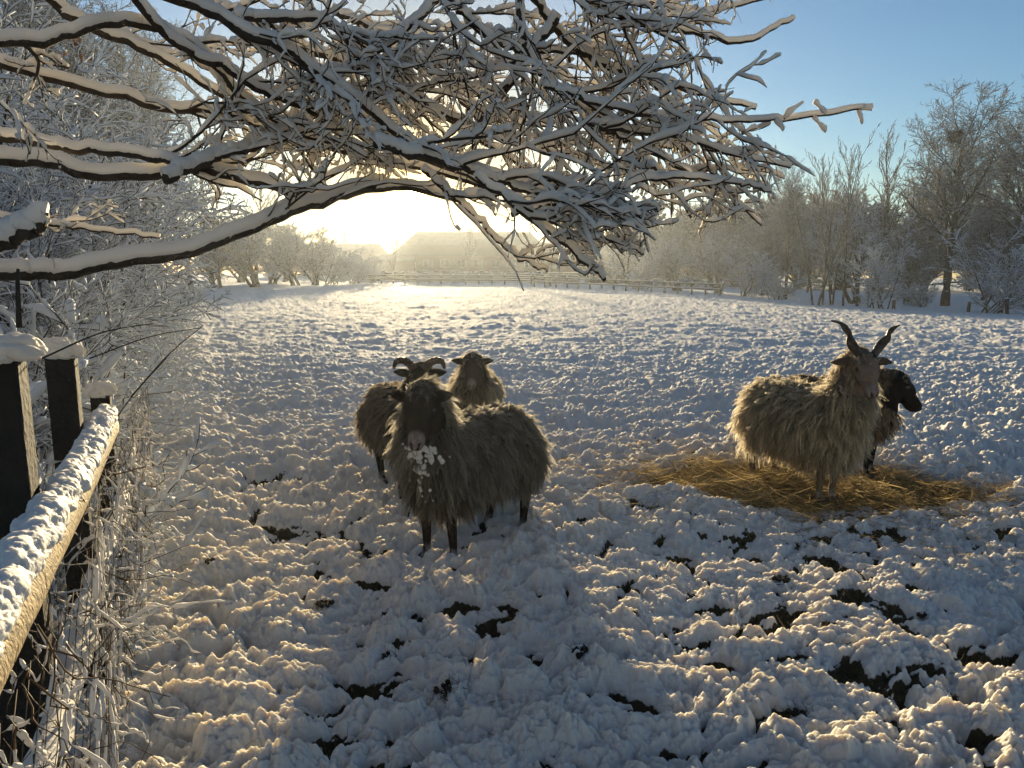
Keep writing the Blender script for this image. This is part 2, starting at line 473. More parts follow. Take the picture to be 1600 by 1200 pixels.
az = np.concatenate([np.radians(np.linspace(-180, -52, 40, endpoint=False)), np.radians(np.linspace(-52, 44, 1420)), np.radians(np.linspace(46, 180, 40))])
rows = np.concatenate([np.linspace(0.02, 1.5, 14, endpoint=False), 1 / np.linspace(1 / 1.5, 1 / 260.0, 1250)])
A, D_ = np.meshgrid(az, rows)
GX = D_ * np.sin(A); GY = D_ * np.cos(A)
GZ, GB = ground_h(GX, GY)
nr, nc = GX.shape
ii = np.arange(nr - 1)[:, None] * nc + np.arange(nc - 1)[None]
Q = np.stack([ii, ii + nc, ii + nc + 1, ii + 1], -1).reshape(-1, 4)
ground = mesh_np('ground', np.stack([GX, GY, GZ], -1).reshape(-1, 3), Q[:, ::-1], None, M_GROUND, attrs={'bare': GB.ravel()})
tag(ground, kind='structure')
del A, D_, GX, GY, GZ, GB, Q

def gz(x, y):
    z, _ = ground_h(np.array([float(x)]), np.array([float(y)])); return float(z[0])

# ------------------------------------------------------------------ hay and dry grass
def ribbons(S, D, L, W, rng, K=3, bend=0.15, cols=None):
    """thin flat straws; returns verts, quads, colours"""
    N = len(L); t = np.linspace(0, 1, K)
    B = rng.standard_normal((N, 3)) * bend * L[:, None]
    P = S[:, None] + D[:, None] * (L[:, None] * t[None])[..., None] + B[:, None] * (t * t)[None, :, None]
    side = norm(np.cross(D, rng.standard_normal((N, 3))))
    ww = (W[:, None] * np.linspace(1, 0.35, K)[None])[..., None] * 0.5
    V = np.stack([P - side[:, None] * ww, P + side[:, None] * ww], 2)
    base = (np.arange(N) * K * 2)[:, None]; k = np.arange(K - 1)[None] * 2
    q = np.stack([base + k, base + k + 1, base + k + 3, base + k + 2], -1).reshape(-1, 4)
    c = np.repeat(cols, K * 2, axis=0) if cols is not None else None
    return V.reshape(-1, 3), q, c
rng = np.random.default_rng(5)
n = 120000
hx = HAY_C[0] + rng.uniform(-1.9, 1.9, n); hy = HAY_C[1] + rng.uniform(-1.5, 1.4, n)
hm = hay_mask(hx, hy)
keep = rng.random(n) < np.maximum(sstep(1.25, 0.65, hm) ** 1.5 * (0.45 + 0.9 * vnoise(hx * 4, hy * 4, 55)), 0.10 * sstep(2.1, 1.1, hm))
hx, hy, hm = hx[keep], hy[keep], hm[keep]; n = len(hx)
hz, _ = ground_h(hx, hy)
hz = hz + rng.random(n) ** 1.5 * 0.17 * sstep(1.15, 0.5, hm) * fbm(hx * 5, hy * 5, 33, 3) + 0.004
ang = rng.uniform(0, 2 * math.pi, n)
Dh = norm(np.stack([np.cos(ang), np.sin(ang), rng.normal(0.03, 0.16, n)], 1))
tone = rng.random(n)[:, None]
tone = tone ** 2.2
hc = (1 - tone) * np.array([0.085, 0.050, 0.018]) + tone * np.array([0.66, 0.47, 0.20])
V, q, c = ribbons(np.stack([hx, hy, hz], 1), Dh, rng.uniform(0.05, 0.17, n), rng.uniform(0.0016, 0.0034, n), rng, 4, 0.25, hc)
hay = mesh_np('hay', V, q, None, M_HAY, smooth=False, attrs={'Col': c})
tag(hay, 'scattered golden hay spread on the trampled snow under the horned sheep', 'hay', kind='stuff')

n = 5200
gx = rng.uniform(-1.0, 5.5, n); gy = rng.uniform(2.0, 9, n)
cl = vnoise(gx * 1.7, gy * 1.7, 7) * vnoise(gx * 6, gy * 6, 8)
keep = cl > 0.42; gx, gy = gx[keep], gy[keep]; n = len(gx)
gzz, _ = ground_h(gx, gy)
Dg = norm(np.stack([rng.normal(0, 0.8, n), rng.normal(0, 0.8, n), rng.uniform(0.2, 1, n)], 1))
tone = rng.random(n)[:, None]
gc = (1 - tone) * np.array([0.10, 0.075, 0.035]) + tone * np.array([0.34, 0.25, 0.12])
V, q, c = ribbons(np.stack([gx, gy, gzz - 0.01], 1), Dg, rng.uniform(0.03, 0.10, n), rng.uniform(0.0018, 0.003, n), rng, 4, 0.35, gc)
tag(mesh_np('dry_grass', V, q, None, M_GRASS, smooth=False, attrs={'Col': c}), 'thin dry grass blades poking through the trodden snow', 'grass', kind='stuff')

n = 60000
gx = rng.uniform(-2.6, 5.5, n); gy = 1.8 + 7.5 * rng.random(n) ** 1.4
gzz, gb = ground_h(gx, gy)
keep = (gb > 0.35) & (hay_mask(gx, gy) > 1.0); gx, gy, gzz = gx[keep], gy[keep], gzz[keep]; n = len(gx)
Dg = norm(np.stack([rng.normal(0, 0.9, n), rng.normal(0, 0.9, n), rng.uniform(0.1, 1, n)], 1))
tone = rng.random(n)[:, None]
gc = (1 - tone) * np.array([0.018, 0.018, 0.008]) + tone * np.array([0.10, 0.085, 0.04])
V, q, c = ribbons(np.stack([gx, gy, gzz - 0.006], 1), Dg, rng.uniform(0.02, 0.055, n), rng.uniform(0.002, 0.004, n), rng, 3, 0.3, gc)
tag(mesh_np('trodden_grass', V, q, None, M_GRASS, smooth=False, attrs={'Col': c}), 'dark trodden grass and soil crumbs showing in the gaps of the snow', 'grass', kind='stuff')

# single dark tufts and clods that stick out of the snow
def tuft(seed):
    rg = np.random.default_rng(seed); n = 70
    S = np.stack([rg.normal(0, .022, n), rg.normal(0, .018, n), np.full(n, -.015)], 1)
    D = norm(np.stack([rg.normal(0, .7, n), rg.normal(0, .7, n), rg.uniform(.3, 1, n)], 1))
    tn = rg.random(n)[:, None] ** 1.5
    V, q, c = ribbons(S, D, rg.uniform(.02, .05, n), rg.uniform(.0025, .006, n), rg, 4, .35, (1 - tn) * np.array([.014, .012, .008]) + tn * np.array([.11, .075, .035]))
    o = mesh_np('grass_tuft', V, q, None, M_GRASS, smooth=False, attrs={'Col': c})
    b = Buf()
    for k in range(7):
        v = ICO_V * rg.uniform(.007, .017) * (1 + .5 * (fbm(ICO_V[:, :1] * 3 + k, ICO_V[:, 1:2] * 3 + ICO_V[:, 2:3], seed, 2) - .5))
        b.add(v + np.array([rg.normal(0, .025), rg.normal(0, .02), .004]), None, ICO_F)
    b.build('soil_crumbs', M_POST, o); return o
def sphere_pts():
    bm = bmesh.new(); bmesh.ops.create_icosphere(bm, subdivisions=3, radius=1)
    v = np.array([x.co[:] for x in bm.verts]); f = np.array([[l.index for l in p.verts] for p in bm.faces]); bm.free(); return v, f
ICO_V, ICO_F = sphere_pts()
TF = [tuft(61), tuft(62)]
for k, (px, py) in enumerate(((992, 978), (1078, 938), (1180, 966), (1292, 986), (1334, 1052), (646, 968), (602, 1042), (905, 1052), (842, 948), (505, 962), (1385, 1085), (1250, 1120), (700, 1105), (330, 905), (1105, 905), (1440, 960), (570, 870), (1225, 905))):
    o = TF[k] if k < 2 else copy_tree(TF[k % 2])
    x, y = onground(px, py); o.location = (x, y, gz(x, y) + 0.004); o.rotation_euler = (0, 0, k * 1.1); q_ = 0.6 + 0.5 * ((k * 7) % 5) / 5; o.scale = (q_, q_, q_)
    tag(o, 'small dark tuft of dead grass poking out of the trodden snow', 'grass tuft', 'dark dead grass tufts poking out of the snow')

# ------------------------------------------------------------------ sheep
def sphere_pts(): 
    bm = bmesh.new(); bmesh.ops.create_icosphere(bm, subdivisions=3, radius=1)
    v = np.array([x.co[:] for x in bm.verts]); f = np.array([[l.index for l in p.verts] for p in bm.faces]); bm.free(); return v, f
ICO_V, ICO_F = sphere_pts()
def basis(f, up=(0, 0, 1)):
    f = norm(np.asarray(f, float)); s = norm(np.cross(np.asarray(up, float), f)); u = np.cross(f, s)
    return f, s, u      # forward, left, up
def ell(buf, c, r, F=None):
    v = ICO_V * np.asarray(r, float)
    if F is not None: v = v[:, :1] * F[0] + v[:, 1:2] * F[1] + v[:, 2:3] * F[2]
    buf.add(v + np.asarray(c, float), None, ICO_F)
def cap(buf, pts, rads, sub=6):
    pts = np.asarray(pts, float)
    for a, b, ra, rb in zip(pts[:-1], pts[1:], rads[:-1], rads[1:]):
        ln = np.linalg.norm(b - a); m = max(3, int(ln / (min(ra, rb) * 0.30)))
        for t in np.linspace(0, 1, m):
            ell(buf, a + (b - a) * t, [ra + (rb - ra) * t] * 3)
def remesh(buf, voxel, sm=6):
    o = buf.build('tmp', None)
    md = o.modifiers.new('r', 'REMESH'); md.mode = 'VOXEL'; md.voxel_size = voxel
    s = o.modifiers.new('s', 'SMOOTH'); s.factor = 0.5; s.iterations = sm
    dg = bpy.context.evaluated_depsgraph_get(); dg.update()
    me = bpy.data.meshes.new_from_object(o.evaluated_get(dg))
    old = o.data; bpy.data.objects.remove(o); bpy.data.meshes.remove(old)
    return me

def horn_mesh(pts, rads, name, parent, twist=0.0, ridges=0.0):
    pts = np.array(pts, float)
    t = np.linspace(0, len(pts) - 1, 48); i = np.minimum(t.astype(int), len(pts) - 2); f = t - i
    Pm = np.vstack([2 * pts[:1] - pts[1:2], pts, 2 * pts[-1:] - pts[-2:-1]])
    p0, p1, p2, p3 = Pm[i], Pm[i + 1], Pm[i + 2], Pm[i + 3]; f = f[:, None]
    C = 0.5 * ((2 * p1) + (-p0 + p2) * f + (2 * p0 - 5 * p1 + 4 * p2 - p3) * f * f + (-p0 + 3 * p1 - 3 * p2 + p3) * f ** 3)
    R = np.interp(t, np.arange(len(rads)), rads)
    R = R * (1 + ridges * np.sin(np.linspace(0, 60, 48)))
    T = norm(np.gradient(C, axis=0)); s = norm(np.cross(T, [0.3, 1, 0.1])); u = np.cross(s, T)
    nn = 10; a = np.arange(nn) / nn * 2 * math.pi
    tw = np.linspace(0, twist, 48)[:, None] 
    prof = 1 + 0.24 * np.cos(2 * (a[None] - tw)) if twist else np.ones((48, nn))
    V = C[:, None] + (s[:, None] * np.cos(a)[None, :, None] + u[:, None] * np.sin(a)[None, :, None]) * (R[:, None] * prof)[..., None]
    k = np.arange(47)[:, None] * nn; j = np.arange(nn)[None]; j2 = (j + 1) % nn
    q = np.stack([k + j, k + j2, k + nn + j2, k + nn + j], -1).reshape(-1, 4)
    V = np.vstack([V.reshape(-1, 3), C[-1:] + T[-1:] * R[-1]])
    tip = 48 * nn; tr = [(47 * nn + j_, 47 * nn + (j_ + 1) % nn, tip) for j_ in range(nn)]
    return mesh_np(name, V, q, tr, M_HORN, parent)

def make_sheep(label, group, loc, heading, headp, headdir, colr, seed, s=1.0, horns=None, wave=0.006, locks=3000, L=(0.09, 0.15),
               face_wool=False, muzzle=(0.5, 0.4, 0.35), snow_chest=None, legpose=None, ear_droop=0.0, fat=1.0, legcol=None, hornlen=1.0, hsc=1.0, earl=0.08, lowk=1.0):
    """loc = ground point under the body, heading = world angle; headp and headdir are in world coordinates"""
    rng = np.random.default_rng(seed)
    root = empty('sheep', (loc[0], loc[1], loc[2]), heading)
    tag(root, label, 'sheep', group)
    ch, sh = math.cos(heading), math.sin(heading)
    def tol(p): 
        d = np.asarray(p, float) - np.asarray(loc, float); return np.array([d[0] * ch + d[1] * sh, -d[0] * sh + d[1] * ch, d[2]])
    def dirl(d): return np.array([d[0] * ch + d[1] * sh, -d[0] * sh + d[1] * ch, d[2]])
    H = tol(headp); F = basis(dirl(headdir)); f, sd_, u = F
    b = Buf()
    # trunk
    ell(b, (-0.27 * s, 0, 0.525 * s), (0.20 * s, 0.165 * s * fat, 0.185 * s))
    ell(b, (-0.10 * s, 0, 0.51 * s), (0.24 * s, 0.195 * s * fat, 0.20 * s))
    ell(b, (0.10 * s, 0, 0.50 * s), (0.22 * s, 0.18 * s * fat, 0.20 * s))
    ell(b, (0.24 * s, 0, 0.52 * s), (0.16 * s, 0.15 * s * fat, 0.20 * s))
    ell(b, (-0.12 * s, 0, 0.575 * s), (0.30 * s, 0.12 * s, 0.13 * s))
    # neck into the skull
    nb = H - f * 0.075 * s - u * 0.02 * s
    n0 = np.array([0.24 * s, 0, 0.56 * s]); nm = (n0 + nb) / 2 + np.array([0.03, 0, -0.03]) * s
    cap(b, [n0, nm, nb], [0.155 * s, 0.115 * s, 0.082 * s])
    # tail
    cap(b, [(-0.44 * s, 0, 0.58 * s), (-0.50 * s, 0, 0.47 * s), (-0.50 * s, 0, 0.34 * s)], [0.035 * s, 0.03 * s, 0.018 * s])
    # head
    hs = s * hsc
    ell(b, H, (0.095 * hs, 0.072 * hs, 0.078 * hs), F)
    ell(b, H + f * 0.05 * hs - u * 0.012 * hs, (0.09 * hs, 0.060 * hs, 0.066 * hs), F)
    mz = H + f * 0.165 * hs - u * 0.052 * hs
    for t in np.linspace(0, 1, 9):
        c = H + (f * (0.04 + 0.125 * t) - u * (0.010 + 0.042 * t)) * hs
        ell(b, c, (0.05 * hs, (0.056 - 0.020 * t) * hs, (0.058 - 0.018 * t) * hs), F)
    ell(b, mz + f * 0.012 * hs, (0.030 * hs, 0.036 * hs, 0.032 * hs), F)
    ell(b, mz - u * 0.028 * hs - f * 0.012 * hs, (0.042 * hs, 0.026 * hs, 0.018 * hs), F)
    for sg in (1, -1):
        ell(b, H + (f * 0.045 + sd_ * sg * 0.050 + u * 0.028) * hs, (0.026 * hs, 0.018 * hs, 0.018 * hs), F)   # brow
        e0 = H + (-f * 0.025 + sd_ * sg * 0.065 + u * 0.022) * hs
        ed = norm(sd_ * sg * 1.0 - f * 0.12 + u * (0.06 - ear_droop))
        es = norm(np.cross(ed, f)); eF = (ed, norm(np.cross(es, ed)), es)
        for t in np.linspace(0, 1, 7):
            rw = (0.018 + 0.018 * math.sin(math.pi * min(1, t * 0.9 + 0.12))) * hs
            ell(b, e0 + ed * earl * t * hs, (0.022 * hs, 0.011 * hs, rw * (1 if t < 0.95 else 0.7)), (ed, norm(f * 1.0 - ed * np.dot(f, ed)), norm(np.cross(ed, f))))
    # legs
    lp = legpose or {}
    LEG = []
    for k, (x, y) in enumerate(((0.23, 0.075), (0.23, -0.075), (-0.30, 0.10), (-0.30, -0.10))):
        ox, oy = lp.get(k, (0, 0)); ox *= 1; oy *= 1
        if k < 2:
            pts = [(x, y, 0.46), (x - 0.01 + ox * .3, y + oy * .3, 0.36), (x + 0.01 + ox * 0.6, y + oy * .6, 0.235), (x + ox * 0.95, y + oy * .95, 0.065), (x + 0.015 + ox, y + oy, 0.02)]
            rr = [0.085, 0.055, 0.029, 0.020, 0.026]
        else:
            pts = [(x, y, 0.47), (x + 0.05 + ox * .2, y + oy * .3, 0.37), (x - 0.065 + ox * 0.6, y + oy * .6, 0.245), (x - 0.035 + ox * .95, y + oy * .95, 0.065), (x - 0.015 + ox, y + oy, 0.02)]
            rr = [0.12, 0.085, 0.033, 0.021, 0.027]
        pts = [tuple(q_ * s for q_ in p_) for p_ in pts]; rr = [r_ * s for r_ in rr]
        cap(b, pts, rr); LEG.append(pts[-1])
    me = remesh(b, 0.0085 * s, 5)
    body = bpy.data.objects.new('body', me); col.objects.link(body); body.parent = root
    me.materials.clear(); me.materials.append(M_BODY)
    nv = len(me.vertices); co = np.empty(nv * 3, np.float32); me.vertices.foreach_get('co', co); co = co.reshape(-1, 3).astype(float)
    no = np.empty(nv * 3, np.float32); me.vertices.foreach_get('normal', no); no = no.reshape(-1, 3).astype(float)
    rel = co - H; hf = rel @ f; hsd = rel @ sd_; hu = rel @ u
    s_ = s; s = s * hsc
    inhead = (hf > -0.06 * s) & (np.abs(hsd) < 0.24 * s) & (np.abs(hu + 0.02 * s) < 0.12 * s) & (hf < 0.3 * s)
    face = sstep(-0.05, -0.02, hf / s) * inhead
    muz = sstep(0.150, 0.172, hf / s) * inhead
    leg = sstep(0.30, 0.26, co[:, 2] / s_) * (~inhead)
    wool, facec = np.array(colr['wool']), np.array(colr['face'])
    C = np.tile(wool * 0.4, (nv, 1))  # underlayer darker than the wool: shade between the locks put into the colour
    C = C * (1 - face[:, None]) + facec * face[:, None]
    C = C * (1 - muz[:, None]) + np.array(muzzle) * muz[:, None]
    C = C * (1 - leg[:, None]) + np.array(legcol if legcol is not None else facec) * leg[:, None]
    nos = inhead & (hf > 0.186 * s) & (np.abs(np.abs(hsd) - (0.006 * s + (hu + 0.075 * s) * 0.30)) < 0.0045 * s) & (hu > -0.070 * s) & (hu < -0.035 * s)
    mouth = inhead & (hf > 0.135 * s) & (np.abs(hu + 0.083 * s) < 0.004 * s)
    ft_ = sstep(0.10, 0.04, co[:, 2] / s_)[:, None] * 0.55 * (fbm(co[:, 0] * 60, co[:, 1] * 60 + co[:, 2] * 50, 4, 2) > 0.42)[:, None]; C = C * (1 - ft_) + 0.6 * ft_
    ear_ = inhead & (np.abs(hsd) > 0.082 * s) & (hf < 0.06 * s); C[ear_] = np.minimum(C[ear_], facec * 0.45 + 0.004)
    C[nos | mouth] = (0.03, 0.018, 0.015)
    s = s_
    a = me.attributes.new('Col', 'FLOAT_COLOR', 'POINT'); a.data.foreach_set('color', np.hstack([C, np.ones((nv, 1))]).astype(np.float32).ravel())
    me.polygons.foreach_set('use_smooth', np.ones(len(me.polygons), bool)); me.update()
    # eyes
    for sg in (1, -1):
        e = Buf(); ell(e, H + (f * 0.052 + sd_ * sg * 0.0615 + u * 0.014) * hs, (0.015 * hs, 0.010 * hs, 0.012 * hs), F)
        e.build('eye', M_EYE, body)
    for lpnt in LEG:
        hb = Buf()
        for sg in (1, -1): ell(hb, (lpnt[0] + 0.012 * s, lpnt[1] + sg * 0.012 * s, lpnt[2] - 0.004 * s), (0.036 * s, 0.013 * s, 0.024 * s))
        hb.build('hoof', M_HOOF, body)
    # fleece : locks of fine strands, hanging
    me.calc_loop_triangles(); nt_ = len(me.loop_triangles); ti = np.empty(nt_ * 3, np.int32); me.loop_triangles.foreach_get('vertices', ti); ti = ti.reshape(-1, 3)
    va, vb, vc = co[ti[:, 0]], co[ti[:, 1]], co[ti[:, 2]]
    ar = np.linalg.norm(np.cross(vb - va, vc - va), axis=1)
    def sample(nw, mask):
        pr = ar * mask; pr = pr / pr.sum(); k = rng.choice(nt_, nw, p=pr)
        r1 = np.sqrt(rng.random(nw))[:, None]; r2 = rng.random(nw)[:, None]
        P = va[k] * (1 - r1) + vb[k] * r1 * (1 - r2) + vc[k] * r1 * r2
        return P, norm(no[ti[k, 0]])
    cen = (va + vb + vc) / 3; cr = cen - H; cf, cs, cu = cr @ f / hs, cr @ sd_ / hs, cr @ u / hs
    head_c = (cf > -0.055) & (np.abs(cs) < 0.24) & (np.abs(cu + 0.02) < 0.125) & (cf < 0.32)
    topk = (cu > 0.035) & (cf < 0.045) & (np.abs(cs) < 0.055)             # forelock between the ears
    wl = (~head_c | topk) & (cen[:, 2] / s > 0.31)
    if face_wool: wl |= (head_c & (cf < 0.05) & (np.abs(cs) < 0.085) & ((cu > 0.03) | (cu < -0.035)))
    P, N = sample(locks, wl.astype(float))
    pr_ = P - H; near_head = np.linalg.norm(pr_, axis=1) < 0.13 * s
    up_ = np.clip(N[:, 2], -1, 1)
    Ll = rng.uniform(L[0], L[1], locks) * s * (1 - 0.35 * np.clip(up_, 0, 1)); Ll[near_head] *= 0.30
    Ll *= np.where(P[:, 2] < 0.50 * s, lowk, 1.0)
    down = np.array([0, 0, -1.0])
    # flow : a little outwards, then down the flank (downhill along the surface on the back)
    outw = N * np.array([1, 1, 0.6]); side = np.sign(P[:, 1] + rng.normal(0, 0.02, locks))[:, None] * np.array([0, 1.0, 0])
    lowf = sstep(0.58, 0.42, P[:, 2] / s)[:, None]
    D = norm(N * (0.42 - 0.26 * lowf) + side * 0.55 * np.clip(up_, 0, 1)[:, None] + down * (0.75 - 0.4 * np.clip(up_, 0, 1))[:, None] + rng.normal(0, 0.30, (locks, 3)))
    ns = 10; K = 6; t = np.linspace(0, 1, K)
    Nn = np.repeat(N, ns, 0); Pn = np.repeat(P, ns, 0); Dn = np.repeat(D, ns, 0); Ln = np.repeat(Ll, ns) * rng.uniform(0.75, 1.1, locks * ns)
    jit = rng.normal(0, 0.0095 * s, (locks * ns, 3)); jit -= Nn * np.sum(jit * Nn, 1, keepdims=True)
    R0 = Pn + jit - Nn * 0.006
    ph = np.repeat(rng.uniform(0, 6.28, locks), ns) + rng.normal(0, 0.5, locks * ns)
    wd = np.repeat(norm(rng.standard_normal((locks, 3))), ns, 0)
    pts = R0[:, None] + Dn[:, None] * (Ln[:, None] * t)[..., None] + Nn[:, None] * (0.22 * Ln[:, None] * (t - t * t) * 1.3)[..., None]
    pts = pts + down * (0.32 * Ln[:, None] * t * t)[..., None]
    pts = pts - (jit[:, None]) * (0.9 * t)[None, :, None]
    pts = pts + wd[:, None] * (wave * s * np.sin(ph[:, None] + t[None] * rng.uniform(5, 9, (locks * ns, 1))) * t[None])[..., None]
    pts = pts + rng.normal(0, 0.0016, pts.shape) * t[None, :, None]
    m_ = locks * ns
    sidev = norm(np.cross(Dn, norm(Nn * 0.6 + rng.standard_normal((m_, 3)) * 0.8)))
    wdt = (np.linspace(1, 0.25, K)[None] * rng.uniform(0.0022, 0.0058, m_)[:, None] * s * 0.5)[..., None]
    V = np.stack([pts - sidev[:, None] * wdt, pts + sidev[:, None] * wdt], 2)
    base = (np.arange(m_) * K * 2)[:, None]; k = np.arange(K - 1)[None] * 2
    q = np.stack([base + k, base + k + 1, base + k + 3, base + k + 2], -1).reshape(-1, 4)
    lt = np.repeat(0.35 + 1.7 * rng.random(locks) ** 1.5, ns) * rng.uniform(0.7, 1.3, m_)
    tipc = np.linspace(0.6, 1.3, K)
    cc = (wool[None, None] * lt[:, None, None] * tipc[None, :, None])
    # dirt towards the belly is in the wool itself
    dirt = np.repeat(sstep(0.50, 0.30, P[:, 2] / s) * rng.random(locks), ns)[:, None, None]
    cc = cc * (1 - 0.5 * dirt) + np.array(colr.get('dirt', (0.10, 0.06, 0.035))) * 0.5 * dirt
    cc = np.repeat(cc[:, :, None, :], 2, 2).reshape(-1, 3)
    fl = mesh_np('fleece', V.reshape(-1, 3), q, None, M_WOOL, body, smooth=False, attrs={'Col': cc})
    # horns
    if horns == 'short':
        for sg in (1, -1):
            h0 = H + (-f * 0.01 + sd_ * sg * 0.034 + u * 0.062) * hs
            pp = [h0, h0 + (u * 0.030 + sd_ * sg * 0.022 - f * 0.01) * hs * hornlen, h0 + (u * 0.048 + sd_ * sg * 0.060 - f * 0.02) * hs * hornlen,
                  h0 + (u * 0.042 + sd_ * sg * 0.100 - f * 0.015) * hs * hornlen, h0 + (u * 0.012 + sd_ * sg * 0.116 + f * 0.005) * hs * hornlen]
            horn_mesh(pp, [r * hs for r in (0.024, 0.025, 0.022, 0.018, 0.009)], 'horn', body, ridges=0.06)
    if horns == 'corkscrew':
        sx = (1, -1)
        # world targets handed over as (left image horn, right image horn)
        for sg, tgt in zip(sx, colr['horn_tips']):
            h0 = H + (-f * 0.015 + sd_ * sg * 0.036 + u * 0.055) * hs
            pp = [h0] + [tol(p_) for p_ in tgt]
            horn_mesh(pp, [r * hs for r in (0.026, 0.023, 0.019, 0.015, 0.011, 0.004)], 'horn', body, twist=7.0 * sg)
    if snow_chest is not None:
        tgtc = tol(snow_chest); vis = dirl(norm(np.array([0, 0, CAMZ]) - np.asarray(snow_chest)))
        vis = norm(vis * np.array([1, 1, 0.25])); rt = norm(np.cross(vis, [0, 0, 1.0]))
        ca, cb = co @ rt, co[:, 2]; cd = co @ vis; a0, b0 = tgtc @ rt, tgtc[2]
        for k_ in range(99):
            a_, b_ = (rng.normal(0, 0.062), rng.uniform(-0.115, 0.075)) if k_ < 84 else (rng.uniform(-0.09, 0.09), rng.uniform(-0.30, -0.10))
            if k_ < 84 and b_ < -0.115 + 9 * a_ * a_: b_ = b_ * 0.3 + 0.02
            r = rng.uniform(0.005, 0.010 + 0.007 * rng.random()) if k_ < 84 else rng.uniform(0.004, 0.008)
            dd = (ca - a0 - a_) ** 2 + (cb - b0 - b_) ** 2; near_ = np.where(dd < 0.012 ** 2)[0]
            if not len(near_): continue
            kk = near_[np.argmax(cd[near_])]
            if inhead[kk] and hf[kk] > 0.03: continue
            c = co[kk] + vis * 0.088 + np.array([0, 0, -0.01])
            v = ICO_V * (r * np.array([1, 1, 1.15])) * (1 + 0.5 * (fbm(ICO_V[:, :1] * 2.3 + k_, ICO_V[:, 1:2] * 2.3 + ICO_V[:, 2:3] * 1.9, 3, 2) - 0.5))
            sb = Buf(); sb.add(v + c, None, ICO_F); sb.build('snow_clump', M_SNOW, fl)
    return root

def sheep_loc(rear, front, lift=0.0):
    c = ((rear[0] + front[0]) / 2, (rear[1] + front[1]) / 2); h = math.atan2(front[1] - rear[1], front[0] - rear[0])
    return (c[0], c[1], float(zmacro(*c)) + lift - 0.012), h
G = 'sheep standing in the snowy field'
# 1 front
def front_sheep():
    loc, h = sheep_loc((-0.06, 4.12), (-0.40, 3.66))
    make_sheep('dark faced sheep with pale nose and snow lumps on its grey brown chest', G, loc, h,
        at(657, 632, 3.40), (-0.03, -0.86, -0.50), {'wool': (0.165, 0.14, 0.105), 'face': (0.034, 0.024, 0.018), 'dirt': (0.13, 0.055, 0.03)}, 1, s=1.05, earl=0.055,
        muzzle=(0.30, 0.235, 0.21), locks=5200, L=(0.065, 0.125), wave=0.017, snow_chest=at(655, 722, 3.35), horns=None, fat=0.93, hsc=1.06,
        legpose={0: (0.0, 0.01), 1: (0.03, 0.01), 2: (0.0, 0.0), 3: (0.05, 0.0)})
front_sheep()
loc, h = sheep_loc((-0.86, 5.15), (-0.62, 4.62))
make_sheep('dark brown sheep with small curved horns, standing behind the front sheep on its left', G, loc, h,
    at(656, 592, 4.45), (0.0, -0.90, -0.42), {'wool': (0.085, 0.06, 0.04), 'face': (0.018, 0.013, 0.010)}, 2, s=1.02, muzzle=(0.03, 0.022, 0.018),
    horns='short', locks=3200, L=(0.055, 0.10), wave=0.008, legpose={1: (-0.02, 0), 3: (0.08, 0.02)})
loc, h = sheep_loc((-0.32, 6.20), (-0.30, 5.70))
make_sheep('small pale hornless sheep with shaggy tan wool, furthest back of the three on the left', G, loc, h,
    at(738, 572, 5.55), (0.0, -0.88, -0.46), {'wool': (0.27, 0.21, 0.13), 'face': (0.09, 0.065, 0.045)}, 3, s=1.0, muzzle=(0.30, 0.24, 0.19),
    locks=3000, L=(0.06, 0.10), wave=0.010, face_wool=True)
loc, h = sheep_loc((1.86, 5.14), (2.08, 4.64))
make_sheep('big cream woolly sheep with tall corkscrew horns, standing on the hay', G, loc, h,
    at(1350, 572, 4.46), (-0.02, -0.86, -0.50), {'wool': (0.42, 0.33, 0.21), 'face': (0.25, 0.175, 0.13), 'dirt': (0.22, 0.13, 0.06),
    'horn_tips': ([at(*p_, 4.5) for p_ in ((1377, 538), (1386, 528), (1390, 519), (1396, 513), (1406, 508))],
                  [at(*p_, 4.5) for p_ in ((1330, 536), (1327, 523), (1321, 513), (1313, 505), (1299, 501))])}, 4, s=1.05, lowk=1.15, earl=0.10, muzzle=(0.30, 0.22, 0.20), horns='corkscrew', locks=5200, L=(0.065, 0.12), wave=0.021,
    face_wool=True, legcol=(0.22, 0.15, 0.09), ear_droop=0.30, fat=1.1, legpose={0: (-0.02, -0.03), 1: (-0.02, 0.02)})
loc, h = sheep_loc((2.22, 5.60), (2.66, 5.26))
make_sheep('black faced sheep looking right, half hidden behind the big horned sheep', G, loc, h,
    at(1398, 598, 5.2), (0.83, -0.18, -0.52), {'wool': (0.26, 0.185, 0.11), 'face': (0.012, 0.009, 0.008)}, 5, s=1.0, muzzle=(0.012, 0.009, 0.008),
    locks=3000, L=(0.06, 0.10), wave=0.012, hsc=1.2)

# ------------------------------------------------------------------ the overhanging snow-laden tree
rng = np.random.default_rng(11)
TRUNK = np.array([-4.6, 3.2])
